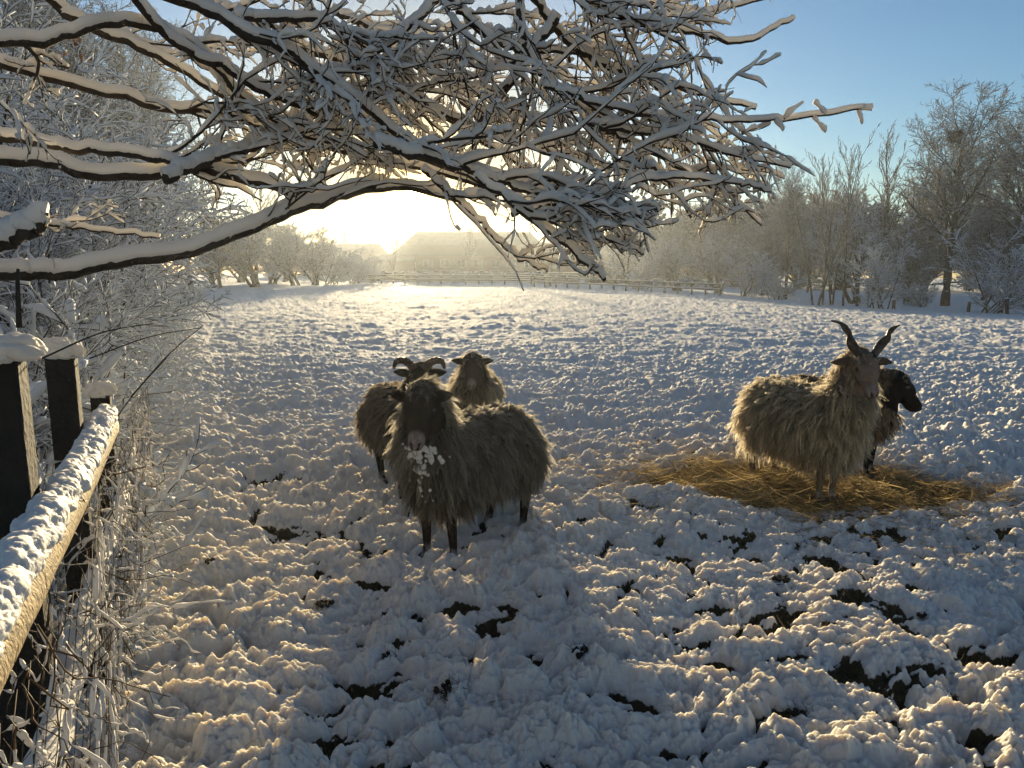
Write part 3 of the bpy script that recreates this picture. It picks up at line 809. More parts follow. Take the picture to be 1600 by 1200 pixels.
#  (pixel path, depth at start, depth at end, thickness px start, end, extend-to-trunk height or None)
LIMBS = [
 ([(0,428),(60,428),(110,425),(200,408),(300,392),(380,362),(440,335),(500,317),(550,300),(600,290)], 2.3, 3.2, 27, 20, 1.3),
 ([(0,250),(80,257),(150,274),(230,272),(290,262),(330,266),(400,285),(460,303),(520,308),(570,298),(640,292),(720,312)], 2.6, 3.3, 24, 12, 2.0),
 ([(0,215),(100,231),(200,240),(270,254),(310,268)], 2.7, 2.8, 16, 14, 2.1),
 ([(300,262),(340,244),(380,236),(425,216),(470,190),(540,160)], 2.75, 3.3, 20, 8, None),
 ([(0,100),(80,121),(180,148),(260,172),(340,176),(400,195),(470,220),(530,235),(600,252),(680,266),(780,300),(870,335),(930,372)], 2.7, 3.7, 16, 8, 2.6),
 ([(0,66),(70,64),(130,46),(190,36),(240,44),(300,70),(340,108),(380,150),(450,200),(520,225)], 2.5, 3.2, 19, 8, 2.7),
 ([(70,-5),(115,30),(190,62),(260,95),(330,138),(375,165),(430,178),(500,200)], 3.0, 3.5, 18, 7, 4.0),
 ([(210,-5),(250,45),(300,84),(350,106),(400,140),(450,158),(520,190),(600,232),(700,262),(760,290)], 2.7, 3.4, 16, 8, 4.0),
 ([(270,-5),(330,20),(380,52),(430,68),(470,95),(520,130),(580,175),(650,230),(740,262),(830,292),(900,322),(960,362),(1005,398)], 2.5, 3.2, 19, 7, 4.2),
 ([(310,-8),(360,16),(420,60),(500,84),(600,120),(650,160),(720,198),(800,250),(860,300)], 3.1, 3.8, 15, 7, 4.4),
 ([(420,30),(500,32),(560,78),(620,130),(700,182),(780,215),(860,240),(950,262)], 3.0, 3.6, 13, 6, None),
 ([(600,104),(660,100),(720,102),(810,96),(880,90)], 3.4, 3.6, 10, 6, None),
 ([(690,-8),(650,30),(590,78),(560,110)], 3.2, 3.0, 12, 9, None),
 ([(840,70),(805,120),(770,168),(745,190)], 3.0, 3.1, 14, 10, None),
 ([(700,-8),(740,42),(800,76),(870,82),(940,88)], 2.9, 3.2, 11, 6, None),
 ([(808,-8),(820,70),(850,120),(900,160),(960,200),(1000,240),(1050,290),(1080,340)], 2.8, 3.3, 13, 6, None),
 ([(830,-8),(880,60),(940,100),(1000,122),(1100,150),(1180,170)], 3.0, 3.5, 13, 5, None),
 ([(900,150),(960,168),(1050,186),(1150,190),(1250,185),(1350,170)], 2.7, 3.0, 8, 4, None),
 ([(850,322),(900,308),(960,294),(1050,278),(1140,285),(1205,300)], 2.6, 2.8, 10, 4, None),
 ([(640,240),(740,268),(800,290),(860,315),(890,345),(925,380)], 2.5, 2.8, 17, 6, None),
 ([(700,300),(740,335),(780,380),(815,405),(855,425)], 2.7, 2.9, 9, 4, None),
 ([(790,310),(840,350),(900,398),(945,438)], 2.5, 2.6, 11, 9, None),
 ([(900,-8),(980,32),(1080,50),(1160,66),(1240,30)], 2.9, 3.2, 11, 4, None),
 ([(960,200),(1060,215),(1140,240),(1235,262)], 2.8, 3.1, 9, 4, None),
 ([(980,220),(1060,262),(1130,300),(1190,352)], 3.0, 3.3, 9, 4, None),
 ([(560,35),(620,62),(690,120),(730,165),(790,190),(860,196)], 3.6, 4.0, 11, 5, None),
 ([(1000,-8),(1080,20),(1150,10),(1210,-5)], 3.4, 3.8, 9, 4, None),
 ([(-30,392),(20,372),(74,345)], 2.0, 2.05, 36, 34, 1.5),
 ([(0,338),(90,352),(160,362),(250,372)], 3.3, 3.5, 9, 4, 1.9),
]
def catmull(P, K):
    P = np.asarray(P, float); t = np.linspace(0, len(P) - 1, K); i = np.minimum(t.astype(int), len(P) - 2); f = (t - i)[:, None]
    Q_ = np.vstack([2 * P[:1] - P[1:2], P, 2 * P[-1:] - P[-2:-1]])
    p0, p1, p2, p3 = Q_[i], Q_[i + 1], Q_[i + 2], Q_[i + 3]
    return 0.5 * ((2 * p1) + (-p0 + p2) * f + (2 * p0 - 5 * p1 + 4 * p2 - p3) * f * f + (-p0 + 3 * p1 - 3 * p2 + p3) * f ** 3)
def right_lim(py): return np.interp(py, [-200, 0, 50, 100, 160, 240, 300, 350, 400], [1260, 1250, 1240, 1180, 1215, 1240, 1225, 1195, 1010])
def bot_lim(px): return np.interp(px, [0, 300, 450, 540, 600, 680, 720, 760, 850, 950, 1050, 1150, 1240], [440, 330, 315, 300, 285, 305, 345, 385, 425, 435, 400, 375, 340])
def allowed(P):
    px, py = project(P); j = rng.normal(0, 22, np.shape(px)); return (px + j < right_lim(py)) & (py + 0.5 * j < bot_lim(px))

tree = empty('snowy_tree', (TRUNK[0], TRUNK[1], 0))
tag(tree, 'big leafless tree reaching over the field from the left, its bare branches loaded with snow', 'tree')
OFF = np.array([TRUNK[0], TRUNK[1], 0])
tp = np.array([[[0, 0, -0.2], [0.02, 0, 0.8], [-0.03, 0.05, 1.8], [0.05, 0.1, 3.0], [0.12, 0.1, 4.4], [0.2, 0.2, 6.0], [0.35, 0.3, 7.5]]], float)
tP, tR = resample(tp, np.array([[0.34, 0.27, 0.25, 0.23, 0.2, 0.15, 0.08]]), 30)
v, q, t3 = tubes(tP, tR, 16, jit=0.03, rng=rng)
mesh_np('trunk', v, q, t3, M_BARK, tree)
for li, (path, y0, y1, w0, w1, tz) in enumerate(LIMBS):
    m_ = len(path); seg = np.concatenate([[0], np.cumsum([math.dist(path[k], path[k + 1]) for k in range(m_ - 1)])]); seg /= seg[-1]
    P3 = [at(px, py, y0 + (y1 - y0) * sg) for (px, py), sg in zip(path, seg)]
    dep = [y0 + (y1 - y0) * sg for sg in seg]
    rad = [(w0 + (w1 - w0) * sg) / 2 / FPX * dd for sg, dd in zip(seg, dep)]
    if tz is not None:
        d0 = norm(P3[0] - P3[1]); e1 = P3[0] + d0 * 0.35
        e2 = np.array([TRUNK[0] + 0.1, TRUNK[1], tz]); em = (e1 + e2) / 2 + np.array([0, 0, 0.05])
        P3 = [e2, em, e1] + P3; rad = [rad[0] * 1.5, rad[0] * 1.25, rad[0] * 1.05] + rad
    else:
        d0 = norm(P3[0] - P3[1]); P3 = [P3[0] + d0 * 0.12] + P3; rad = [rad[0]] + rad
    K = 44 if len(P3) > 5 else 20
    C3 = catmull(P3, K) - OFF
    C3[1:-1] += rng.normal(0, 0.004, (K - 2, 3))
    Rr = np.interp(np.linspace(0, 1, K), np.linspace(0, 1, len(rad)), rad) * 0.78
    Pm, Rm = C3[None], Rr[None]
    bk = Buf(); sn = Buf()
    v, q, t3 = tubes(Pm, Rm, 10, jit=0.07, rng=rng); bk.add(v, q, t3)
    # thick cushion of snow on the limb
    Ps, Rs = resample(Pm, Rm, K * 3)
    a = Rs * (0.86 + 0.25 * smooth_noise(rng, 1, K * 3, 3)) + 0.006
    Cs = Ps + np.array([0, 0, 1.0]) * (Rs * 0.62 + 0.008)[..., None]
    v, q, t3 = tubes(Cs, a, 12, RU=a * 1.0, jit=0.06, rng=rng); sn.add(v, q, t3)
    stub = (li == 27)
    if not stub:
        # secondary branches
        wp = Pm + OFF; px, py = project(wp[0])
        total = np.linalg.norm(np.diff(C3, axis=0), axis=1).sum()
        cand = 20 if len(P3) > 7 else 20
        tt = rng.uniform(0.04, 0.99, cand) * (K - 1); i = np.minimum(tt.astype(int), K - 2)
        S2 = C3[i] + (C3[i + 1] - C3[i]) * (tt - i)[:, None]; T2 = norm(C3[i + 1] - C3[i]); r2 = Rr[i]
        pxs, pys = project(S2 + OFF)
        pk = np.interp(pxs, [-50, 200, 350, 450, 650, 1000, 2000], [0.12, 0.18, 0.35, 0.5, 0.38, 0.5, 0.85])
        if li == 17: pk = np.where(pxs > 1225, 0.0, pk)
        kk = rng.random(cand) < pk
        S2, T2, r2 = S2[kk], T2[kk], r2[kk]; N2 = len(r2)
        if N2:
            A2 = rng.uniform(0.35, 1.0, N2)[:, None]
            D2 = norm(T2 * np.cos(A2) + rand_perp(T2, rng, 0.9) * np.sin(A2) + np.array([0.18, 0.0, -0.04]))
            L2 = rng.uniform(0.25, 0.75, N2); R2 = np.minimum(r2 * 0.6, rng.uniform(0.004, 0.008, N2))
            p2, q2 = grow(S2, D2, L2, R2, 8, 0.20, (0.05, 0, -0.10), rng, 0.45)
            ok = (allowed(p2[:, -1] + OFF) & allowed(p2[:, 4] + OFF)) | ((rng.random(len(p2)) < 0.25) & allowed(p2[:, -2] + OFF + [0, 0, 0.06])); p2, q2, L2 = p2[ok], q2[ok], L2[ok]
            sets = []
            if len(p2):
                sets.append((p2, q2, 18, 0.0085))
                S3, D3, L3, R3 = spawn(p2, q2, L2, 6, rng, 0.12, 1.0, (0.45, 1.05), (0.3, 0.6), 0.65, flat=0.9, bias=(0.06, 0, -0.05))
                p3, q3 = grow(S3, D3, L3, np.maximum(R3, 0.0027), 6, 0.24, (0, 0, -0.25), rng, 0.5)
                ok = allowed(p3[:, -1] + OFF); p3, q3, L3 = p3[ok], q3[ok], L3[ok]
                sets.append((p3, q3, 12, 0.0078))
                S4, D4, L4, R4 = spawn(p3, q3, L3, 3, rng, 0.2, 1.0, (0.5, 1.1), (0.25, 0.6), 0.7)
                p4, q4 = grow(S4, D4, np.minimum(L4, 0.14), np.maximum(R4, 0.0022), 4, 0.24, (0, 0, -0.3), rng, 0.6)
                ok = allowed(p4[:, -1] + OFF); p4, q4 = p4[ok], q4[ok]
                sets.append((p4, q4, 7, 0.0058))
                S5, D5, L5, R5 = spawn(p3, q3, L3, 1, rng, 0.1, 1.0, (0.5, 1.1), (0.3, 0.8), 0.6)
                p5, q5 = grow(S5, D5, np.minimum(L5, 0.16), np.maximum(R5, 0.0014), 5, 0.2, (0, 0, -0.3), rng, 0.6)
                ok = allowed(p5[:, -1] + OFF); v, q, t3 = tubes(p5[ok], q5[ok], 4); bk.add(v, q, t3)
            for pp, qq, K2, addv in sets:
                if not len(pp): continue
                v, q, t3 = tubes(pp, qq, 5); bk.add(v, q, t3)
                v, q, t3 = snow_on(pp, qq, rng, add=addv, k=0.8, n=7, K2=K2, gap=0.38, lift=1.12, jit=0.11); sn.add(v, q, t3)
    if li == 17:
        # small side shoots along the long tip that reaches out to the right
        for (a0, a1, tt0) in (((1225, 186), (1255, 160), 2.9), ((1290, 180), (1272, 160), 2.9), ((1210, 188), (1224, 205), 2.9), ((1270, 184), (1290, 207), 2.95), ((1340, 172), (1347, 194), 3.0), ((1340, 172), (1362, 172), 3.0)):
            pp = np.array([[at(*a0, tt0), (at(*a0, tt0) + at(*a1, tt0)) / 2 + [0, 0, 0.004], at(*a1, tt0)]]) - OFF
            qq = np.full((1, 3), 0.003); v, q, t3 = tubes(pp, qq, 5); bk.add(v, q, t3)
            v, q, t3 = snow_on(pp, qq, rng, add=0.014, n=7, K2=8, lift=0.6); sn.add(v, q, t3)
    br = bk.build('branch', M_BARK, tree)
    sn.build('snow_load', M_SNOW, br)

# withered brown leaves still hanging in the tree
lb = Buf()
for cx_, cy_, Y_, n_, sp in ((1085, 165, 3.1, 26, 16), (470, 235, 3.2, 10, 14), (120, 65, 3.0, 18, 22), (1000, 120, 3.2, 14, 20), (890, 60, 3.1, 14, 26), (700, 110, 3.2, 10, 24)):
    for _ in range(n_):
        c = at(cx_ + rng.normal(0, sp), cy_ + rng.normal(0, sp), Y_ + rng.normal(0, 0.06)) - OFF
        d = norm(rng.normal(0, 0.5, 3) + np.array([0, 0, -1])); s_ = norm(np.cross(d, rng.standard_normal(3))); nn_ = np.cross(d, s_)
        Ln = rng.uniform(0.02, 0.035); W_ = Ln * 0.28
        pts = [c, c + d * Ln * .35 + s_ * W_ + nn_ * .004, c + d * Ln, c + d * Ln * .35 - s_ * W_ + nn_ * .004, c + d * Ln * .4]
        lb.add(pts, None, [(0, 1, 4), (1, 2, 4), (2, 3, 4), (3, 0, 4)])
o = lb.build('withered_leaves', M_LEAF, tree, smooth=False); tag(o, kind='stuff')

# ------------------------------------------------------------------ shrubs and trees generator
def plant(name, seed, height, stems=1, spread=0.5, r0=0.05, lv=(9, 6, 5), K=8, first=0.2, snow=0.012, rat=(0.35, 0.6), up=0.25, n=4, wig=0.10,
          lean=(0, 0, 0), base_r=0.1, trunk_h=None, twig_r=0.004, ang=(0.45, 0.95), sn_n=5, flat=None, arch=0.0):
    """one bare woody plant as Empty > trunk/stem, crown > snow"""
    rng = np.random.default_rng(seed)
    root = empty(name)
    S = np.stack([rng.normal(0, base_r, stems), rng.normal(0, base_r, stems), np.full(stems, -0.15)], 1)
    if stems == 1: S[:, :2] = 0
    D = norm(np.stack([rng.normal(0, spread, stems), rng.normal(0, spread, stems), np.ones(stems)], 1) + np.asarray(lean))
    Ls = height * rng.uniform(0.75, 1.05, stems) if stems > 1 else np.array([height])
    P, R = grow(S, D, Ls, np.full(stems, r0), 12, wig * 0.45, (0, 0, 0.2 - arch), rng, 0.18)
    v, q, t3 = tubes(P, R, 8, jit=0.04, rng=rng)
    bkt = Buf(); bkt.add(v, q, t3)
    tr = bkt.build('trunk' if stems == 1 else 'stem', M_BARK if height < 6 else M_BARKF, root)
    bk = Buf(); sn = Buf(); L_ = Ls
    v, q, t3 = snow_on(P, R, rng, add=snow, n=5, lift=0.7); sn.add(v, q, t3)
    for li, nper in enumerate(lv):
        S, D, L_, r = spawn(P, R, L_, nper, rng, first if li == 0 else 0.12, 1.0, ang, rat, 0.55, flat=flat, bias=(0, 0, up if li < 2 else up * 0.3))
        kk = max(4, K - li * 2)
        P, R = grow(S, D, L_, np.maximum(r, twig_r), kk, wig, (0, 0, 0.12 - arch), rng, 0.4)
        v, q, t3 = tubes(P, R, n if li < 2 else 3); bk.add(v, q, t3)
        v, q, t3 = snow_on(P, R, rng, add=snow, n=sn_n if li < 2 else 4, gap=0.40, lift=0.8); sn.add(v, q, t3)
    cr = bk.build('crown', M_BARK if height < 6 else M_BARKF, root)
    sn.build('snow_load', M_SNOWF, cr)
    return root
def place(o, x, y, rz, sc_, label, cat, group, dz=-0.03):
    o.location = (x, y, float(zmacro(x, y)) + dz); o.rotation_euler = (0, 0, rz); o.scale = (sc_, sc_, sc_) if not isinstance(sc_, tuple) else sc_
    tag(o, label, cat, group)

# near thicket behind the fence
TH = [plant('snowy_shrub', 100 + k, 2.9, stems=9, spread=0.42, r0=0.022, lv=(11, 7, 5), snow=0.0070, base_r=0.25, twig_r=0.0036, up=0.1, arch=0.25, rat=(0.3, 0.55)) for k in range(3)]
used = [False] * 3
def thicket(k, x, y, rz, sc_, label, group):
    o = TH[k] if not used[k] else copy_tree(TH[k]); used[k] = True
    place(o, x - 0.35 - 0.03 * y, y, rz, sc_, label, 'shrub', group)
THL = [
 (0, -2.75, 3.7, 0.3, 0.62, 'snow covered shrub right behind the second dark fence post'),
 (1, -2.5, 2.7, 1.9, 0.50, 'snow laden twiggy shrub between the two dark fence posts'),
 (2, -3.6, 4.6, 2.9, 0.95, 'tall snowy shrub under the lowest thick limb of the tree, at the left edge'),
 (0, -3.5, 5.9, 4.0, 0.75, 'snowy bramble shrub spilling over the fence line beyond the rail'),
 (1, -4.9, 6.2, 5.2, 1.35, 'high snowy shrub filling the left edge above the thick limb'),
 (2, -4.7, 8.3, 0.9, 1.05, 'snow dusted shrub in the middle of the left hedge'),
 (0, -6.4, 8.2, 2.2, 1.6, 'tallest snowy thicket shrub, its twigs behind the middle limbs at the far left'),
 (1, -5.9, 10.8, 3.3, 1.2, 'snowy hedge shrub beyond the middle of the left hedge'),
 (2, -8.0, 11.5, 4.4, 1.8, 'large snowy shrub rising behind the left hedge'),
 (0, -7.4, 14.2, 5.6, 1.45, 'rounded snowy shrub near the far end of the left hedge'),
 (1, -9.5, 16.0, 0.1, 2.1, 'tall snowy shrub behind the far end of the left hedge'),
 (2, -10.0, 19.5, 1.2, 1.6, 'last snowy shrub at the far end of the left hedge'),
]
for k, x, y, rz, s_, lb_ in THL: thicket(k, x, y, rz, s_, lb_, 'snowy shrubs of the hedge along the left fence')

CH = plant('snowy_shrub', 120, 1.15, stems=9, spread=0.28, r0=0.012, lv=(6, 4), snow=0.016, base_r=0.2, twig_r=0.004, up=0.1, arch=0.2, rat=(0.35, 0.6))
for k, (x, y, rz, s_, lb_) in enumerate(((-2.2, 3.1, 0.0, 1.0, 'low shrub buried under thick snow pads, just behind the end of the rail'), (-2.75, 3.7, 1.5, 1.25, 'low shrub under thick snow pads beneath the lowest limb'), (-2.15, 2.3, 3.0, 0.9, 'low shrub under thick snow at the left edge between the posts'), (-3.4, 5.0, 4.0, 1.2, 'low thickly snow padded shrub further along the hedge'))):
    o = CH if k == 0 else copy_tree(CH)
    place(o, x, y, rz, s_, lb_, 'shrub', 'low shrubs buried under thick snow pads behind the fence')
# low snow covered brambles at the foot of the fence
BR = [plant('bramble', 140 + k, 0.62, stems=22, spread=0.5, r0=0.004, lv=(6, 5), K=7, snow=0.0062, base_r=0.16, twig_r=0.0016, arch=0.5, up=0.0, rat=(0.35, 0.7)) for k in range(2)]
ub = [False] * 2
BL = [(0, 2.55, -0.1, 0.6), (1, 3.1, -0.1, 0.7), (0, 3.7, -0.1, 0.8), (1, 4.4, -0.1, 0.9), (0, 5.2, -0.1, 0.9), (1, 6.1, -0.2, 1.0), (0, 7.2, -0.3, 1.1), (1, 8.5, -0.3, 1.2), (0, 10.2, -0.4, 1.3), (1, 12.5, -0.5, 1.4), (0, 15.0, -0.6, 1.5), (1, 18.0, -0.7, 1.6)]
ordn = ['nearest', 'second', 'third', 'fourth', 'fifth', 'sixth', 'seventh', 'eighth', 'ninth', 'tenth', 'eleventh', 'furthest']
for k, (b_, y_, off, s_) in enumerate(BL):
    o = BR[b_] if not ub[b_] else copy_tree(BR[b_]); ub[b_] = True
    place(o, -0.35 - 0.433 * y_ - 0.30 + off * 0.6, y_, k * 1.3, s_ * 1.1, '%s snow crusted bramble clump counted along the foot of the left fence' % ordn[k], 'bramble', 'snowy brambles along the foot of the left fence')

# ------------------------------------------------------------------ near fence
FD = norm(np.array([-0.433, 1.0, 0.0])); FN = np.array([FD[1], -FD[0], 0.0])   # direction along, normal to the field
def fpt(Y, z=0.0, off=0.0): return np.array([-0.35 - 0.433 * Y, Y, z]) + FN * off
fence = empty('field_fence', (0, 0, 0)); fence.location = tuple(fpt(1.0))
tag(fence, 'old wooden fence with a snow topped rail and wire netting at the left edge', 'fence')
FO = fpt(1.0)
rng = np.random.default_rng(21)
RZ = 0.935
# rail: a split half-round pole
rp = np.array([[fpt(y, RZ - 0.045 + 0.012 * math.sin(y * 2.1), 0.005) - FO for y in np.linspace(-1.2, 2.85, 60)]])
v, q, t3 = tubes(rp, np.full((1, 60), 0.028), 14, RU=np.full((1, 60), 0.040), jit=0.03, rng=rng)
rail = mesh_np('rail', v, q, t3, M_RAIL, fence)
# snow on the rail, lumpy
Kk = 1100; yy = np.linspace(-1.1, 2.83, Kk); nn = 40
aa = np.linspace(-0.35, math.pi + 0.35, nn)
S_ = []
for i, y in enumerate(yy):
    c = fpt(y, RZ + 0.012 + 0.012 * math.sin(y * 2.1), -0.004) - FO
    S_.append(c[None] + np.outer(np.cos(aa), FN) * 0.039 + np.outer(np.sin(aa), [0, 0, 1.0]) * 0.038)
S_ = np.array(S_)
nx_ = yy[:, None] * np.ones(nn)[None]; ny_ = aa[None] * 0.058 * np.ones(Kk)[:, None]
disp = 0.014 * (domes((nx_ + 0.05 * fbm(nx_ * 9, ny_ * 9, 2)) / 0.085, ny_ / 0.075, 5) - 0.35) + 0.018 * (fbm(nx_ * 26, ny_ * 26, 9, 4) - 0.5) + 0.02 * (fbm(nx_ * 5, ny_ * 5, 13, 3) - 0.5) + 0.0035 * (domes(nx_ / 0.013, ny_ / 0.012, 19) - .3)
cc_ = np.array([fpt(y, RZ, -0.004) - FO for y in yy])[:, None]
S_ = S_ + norm(S_ - cc_) * disp[..., None]
bot = S_[:, [0, -1]].copy(); 
k = np.arange(Kk - 1)[:, None] * nn; j = np.arange(nn - 1)[None]
q = np.stack([k + j, k + j + 1, k + nn + j + 1, k + nn + j], -1).reshape(-1, 4)
k1 = np.arange(Kk - 1) * nn; q2 = np.stack([k1, k1 + nn, k1 + nn + nn - 1, k1 + nn - 1], -1)
mesh_np('snow_load', S_.reshape(-1, 3), np.vstack([q, q2]), None, M_RSNOW, rail)
def snow_cap(c, rx, ry, h, seed, parent):
    v, f_ = ICO_V.copy(), ICO_F
    bm = bmesh.new(); bmesh.ops.create_icosphere(bm, subdivisions=5, radius=1); v = np.array([x.co[:] for x in bm.verts]); f_ = np.array([[l.index for l in p.verts] for p in bm.faces]); bm.free()
    v[:, 2] = np.where(v[:, 2] < 0, v[:, 2] * 0.35, v[:, 2])
    sx = np.sign(v[:, 0]) * np.abs(v[:, 0]) ** 0.7; sy = np.sign(v[:, 1]) * np.abs(v[:, 1]) ** 0.7
    dsp = 1 + 0.30 * (domes(v[:, 0] * 2.6 + seed, v[:, 1] * 2.6 + v[:, 2] * 2.1, 5) - .4) + 0.12 * (domes(v[:, 0] * 7 + seed, v[:, 1] * 7 + v[:, 2] * 6, 7) - .4)
    V = np.stack([sx * rx * dsp, sy * ry * dsp, v[:, 2] * h * dsp], 1) + c
    return mesh_np('snow_load', V, None, f_, M_SNOW, parent)
RA = math.atan2(FD[1], FD[0])
for y, zt, w_, dd in ((1.72, 1.30, 0.13, 0.11), (2.5, 1.215, 0.085, 0.09), (3.4, 0.93, 0.08, 0.08), (-0.6, 1.3, 0.1, 0.1)):
    c = fpt(y, 0, -0.045 - w_ / 2) - FO
    b = Buf(); seg = 8; zz = np.linspace(-0.1, zt, seg)
    bm = bmesh.new(); bmesh.ops.create_cube(bm, size=1)
    bmesh.ops.subdivide_edges(bm, edges=[e for e in bm.edges if abs(e.verts[0].co.z - e.verts[1].co.z) > .5], cuts=14)
    for v_ in bm.verts: v_.co.x += 0.04 * (random.Random(int(v_.co.z * 997)).random() - .5)
    bmesh.ops.bevel(bm, geom=[e for e in bm.edges if abs(e.verts[0].co.x - e.verts[1].co.x) < .05 and abs(e.verts[0].co.y - e.verts[1].co.y) < .05], offset=0.03, segments=1, affect='EDGES')
    V = np.array([x.co[:] for x in bm.verts]); Fs = [[l.index for l in p.verts] for p in bm.faces]; bm.free()
    me = bpy.data.meshes.new('post'); cr_, sr_ = math.cos(RA), math.sin(RA)
    X = V[:, 0] * dd; Y_ = V[:, 1] * w_; Z = (V[:, 2] + 0.5) * (zt + 0.15) - 0.15
    VV = np.stack([X * cr_ - Y_ * sr_ + c[0], X * sr_ + Y_ * cr_ + c[1], Z], 1)
    me.from_pydata(VV.tolist(), [], Fs); me.materials.append(M_POST)
    po = bpy.data.objects.new('post', me); col.objects.link(po); po.parent = fence
    snow_cap(np.array([c[0], c[1], zt + 0.004]), w_ * 0.72, w_ * 0.72, 0.05, y * 3, po)
# lower rail (dark) behind netting
lp_ = np.array([[fpt(y, 0.42 + 0.01 * math.sin(y * 3), -0.03) - FO for y in np.linspace(-1.2, 3.6, 30)]])
v, q, t3 = tubes(lp_, np.full((1, 30), 0.028), 10, jit=0.05, rng=rng); lr = mesh_np('rail', v, q, t3, M_POST, fence)
v, q, t3 = snow_on(lp_, np.full((1, 30), 0.028), rng, add=0.012, n=8, K2=90, lift=0.5); mesh_np('snow_load', v, q, t3, M_SNOW, lr)
# netting : slanting wires both ways, sagging
W1 = []
for s0 in np.arange(-1.2, 4.2, 0.085):
    for sg in (1, -1):
        t = np.linspace(0, 1, 14); z = 0.02 + t * (RZ - 0.1); y = s0 + sg * (t - 0.5) * 0.75
        bul = 0.055 + 0.02 * np.sin(y * 5) + rng.normal(0, 0.002, 14)
        y = np.clip(y, -1.2, 4.0)
        W1.append(np.stack([-0.35 - 0.433 * y, y, z], 1) + FN[None] * bul[:, None] - FO)
W1 = np.array(W1)
v, q, t3 = tubes(W1, np.full(W1.shape[:2], 0.0010), 3); wn = mesh_np('wire_netting', v, q, t3, M_WIRE, fence)
# snow stuck to the wires: short thick beads
sel = rng.integers(0, len(W1), 620); kk_ = rng.integers(0, 12, 620)
Pc = np.stack([W1[sel, kk_], (W1[sel, kk_] + W1[sel, kk_ + 1]) / 2, W1[sel, kk_ + 1]], 1)
v, q, t3 = snow_on(Pc, np.full((620, 3), 0.002), rng, add=0.005, n=6, K2=6, lift=0.2, jit=0.15); tag(mesh_np('snow_beads', v, q, t3, M_SNOW, wn), kind='stuff')
# dry vines hanging through it
nv_ = 480
yv = rng.uniform(-0.4, 3.9, nv_)
Sv = np.stack([-0.35 - 0.433 * yv, yv, rng.uniform(0.25, RZ - 0.03, nv_)], 1) + FN[None] * rng.uniform(0.01, 0.08, nv_)[:, None] - FO
Dv = norm(np.stack([rng.normal(0.1, 0.5, nv_), rng.normal(0, 0.6, nv_), rng.normal(-0.7, 0.6, nv_)], 1))
Pv, Rv = grow(Sv, Dv, rng.uniform(0.1, 0.38, nv_), rng.uniform(0.0008, 0.0022, nv_), 10, 0.4, (0, 0, -0.5), rng)
v, q, t3 = tubes(Pv, Rv, 4)
vo = mesh_np('dry_vines', v, q, t3, M_VINE); vo.location = tuple(FO); tag(vo, 'tangle of dry brown vines hanging under the snow topped rail', 'vines', kind='stuff')
v, q, t3 = snow_on(Pv[:330], Rv[:330] * .6, rng, add=0.0038, n=6, K2=26, gap=0.5, lift=0.5, jit=0.12); mesh_np('snow_load', v, q, t3, M_SNOW, vo)

# thin bare shoots that stick out across the field side
sh_ = Buf()
for a0, a1, Y0, Y1, r in (((205, 620), (318, 508), 2.9, 3.3, 0.0035), ((65, 560), (240, 505), 2.0, 2.4, 0.003), ((150, 700), (260, 560), 2.7, 3.0, 0.003), ((30, 512), (28, 420), 1.5, 1.5, 0.006), ((140, 560), (315, 512), 2.6, 3.2, 0.003)):
    p0, p1 = at(*a0, Y0), at(*a1, Y1); pm = (p0 + p1) / 2 + np.array([0, 0, 0.02])
    P = catmull([p0, pm, p1], 12)[None]; v, q, t3 = tubes(P, np.linspace(r, r * .5, 12)[None], 5); sh_.add(v, q, t3)
o = sh_.build('bare_shoots', M_BARK); tag(o, 'thin dark bare shoots sticking out of the snowy hedge over the field', 'twigs', kind='stuff')

# ------------------------------------------------------------------ far trees
FT = {
 'oak': plant('bare_tree', 201, 11.6, 1, 0.03, 0.30, (26, 10, 8, 4), first=0.30, snow=0.003, rat=(0.36, 0.58), up=0.30, twig_r=0.012, ang=(0.6, 1.1), wig=0.10),
 'tall': plant('bare_tree', 202, 13.0, 1, 0.05, 0.16, (24, 8, 6, 3), first=0.22, snow=0.003, rat=(0.22, 0.42), up=0.75, twig_r=0.012, ang=(0.35, 0.7), wig=0.08),
 'birch': plant('birch_clump', 203, 8.8, 6, 0.07, 0.07, (16, 7, 4), first=0.18, snow=0.006, rat=(0.16, 0.32), up=0.3, twig_r=0.012, base_r=0.45, wig=0.08),
 'round': plant('frosted_tree', 204, 6.0, 4, 0.30, 0.14, (12, 8, 7, 3), first=0.2, snow=0.012, rat=(0.30, 0.55), up=0.15, twig_r=0.011, base_r=0.3, arch=0.1),
 'shrub': plant('frosted_shrub', 205, 4.2, 9, 0.45, 0.05, (9, 7, 5), first=0.12, snow=0.020, rat=(0.28, 0.55), up=0.1, twig_r=0.010, base_r=0.35, arch=0.2),
}
FT['dense'] = plant('dense_tree', 206, 7.5, 4, 0.22, 0.12, (16, 10, 8, 4), first=0.12, snow=0.008, rat=(0.28, 0.52), up=0.2, twig_r=0.019, base_r=0.3)
usedf = set()
def ft(kind, px, Y, hpx, label, cat, group, rz=0.0, wide=1.0):
    x, y, z = gp(px, Y)
    base_h = {'oak': 12.4, 'tall': 13.6, 'birch': 9.2, 'round': 6.6, 'shrub': 4.2, 'dense': 8.0}[kind]
    h = hpx * Y / FPX * (0.93 if kind == 'tall' else 1.0); s = h / base_h
    o = FT[kind] if kind not in usedf else copy_tree(FT[kind]); usedf.add(kind)
    place(o, x, y, rz, (s * wide, s * wide, s), label, cat, group, dz=-0.1)
    return o
GT = 'frosted trees along the right side of the field'
big = ft('oak', 1478, 48, 268, 'large spreading bare tree with a dark round nest in its top', 'tree', GT, 0.4, 1.15)
bx, by, bz = gp(1492, 48)
nb_ = Buf(); rngn = np.random.default_rng(3)
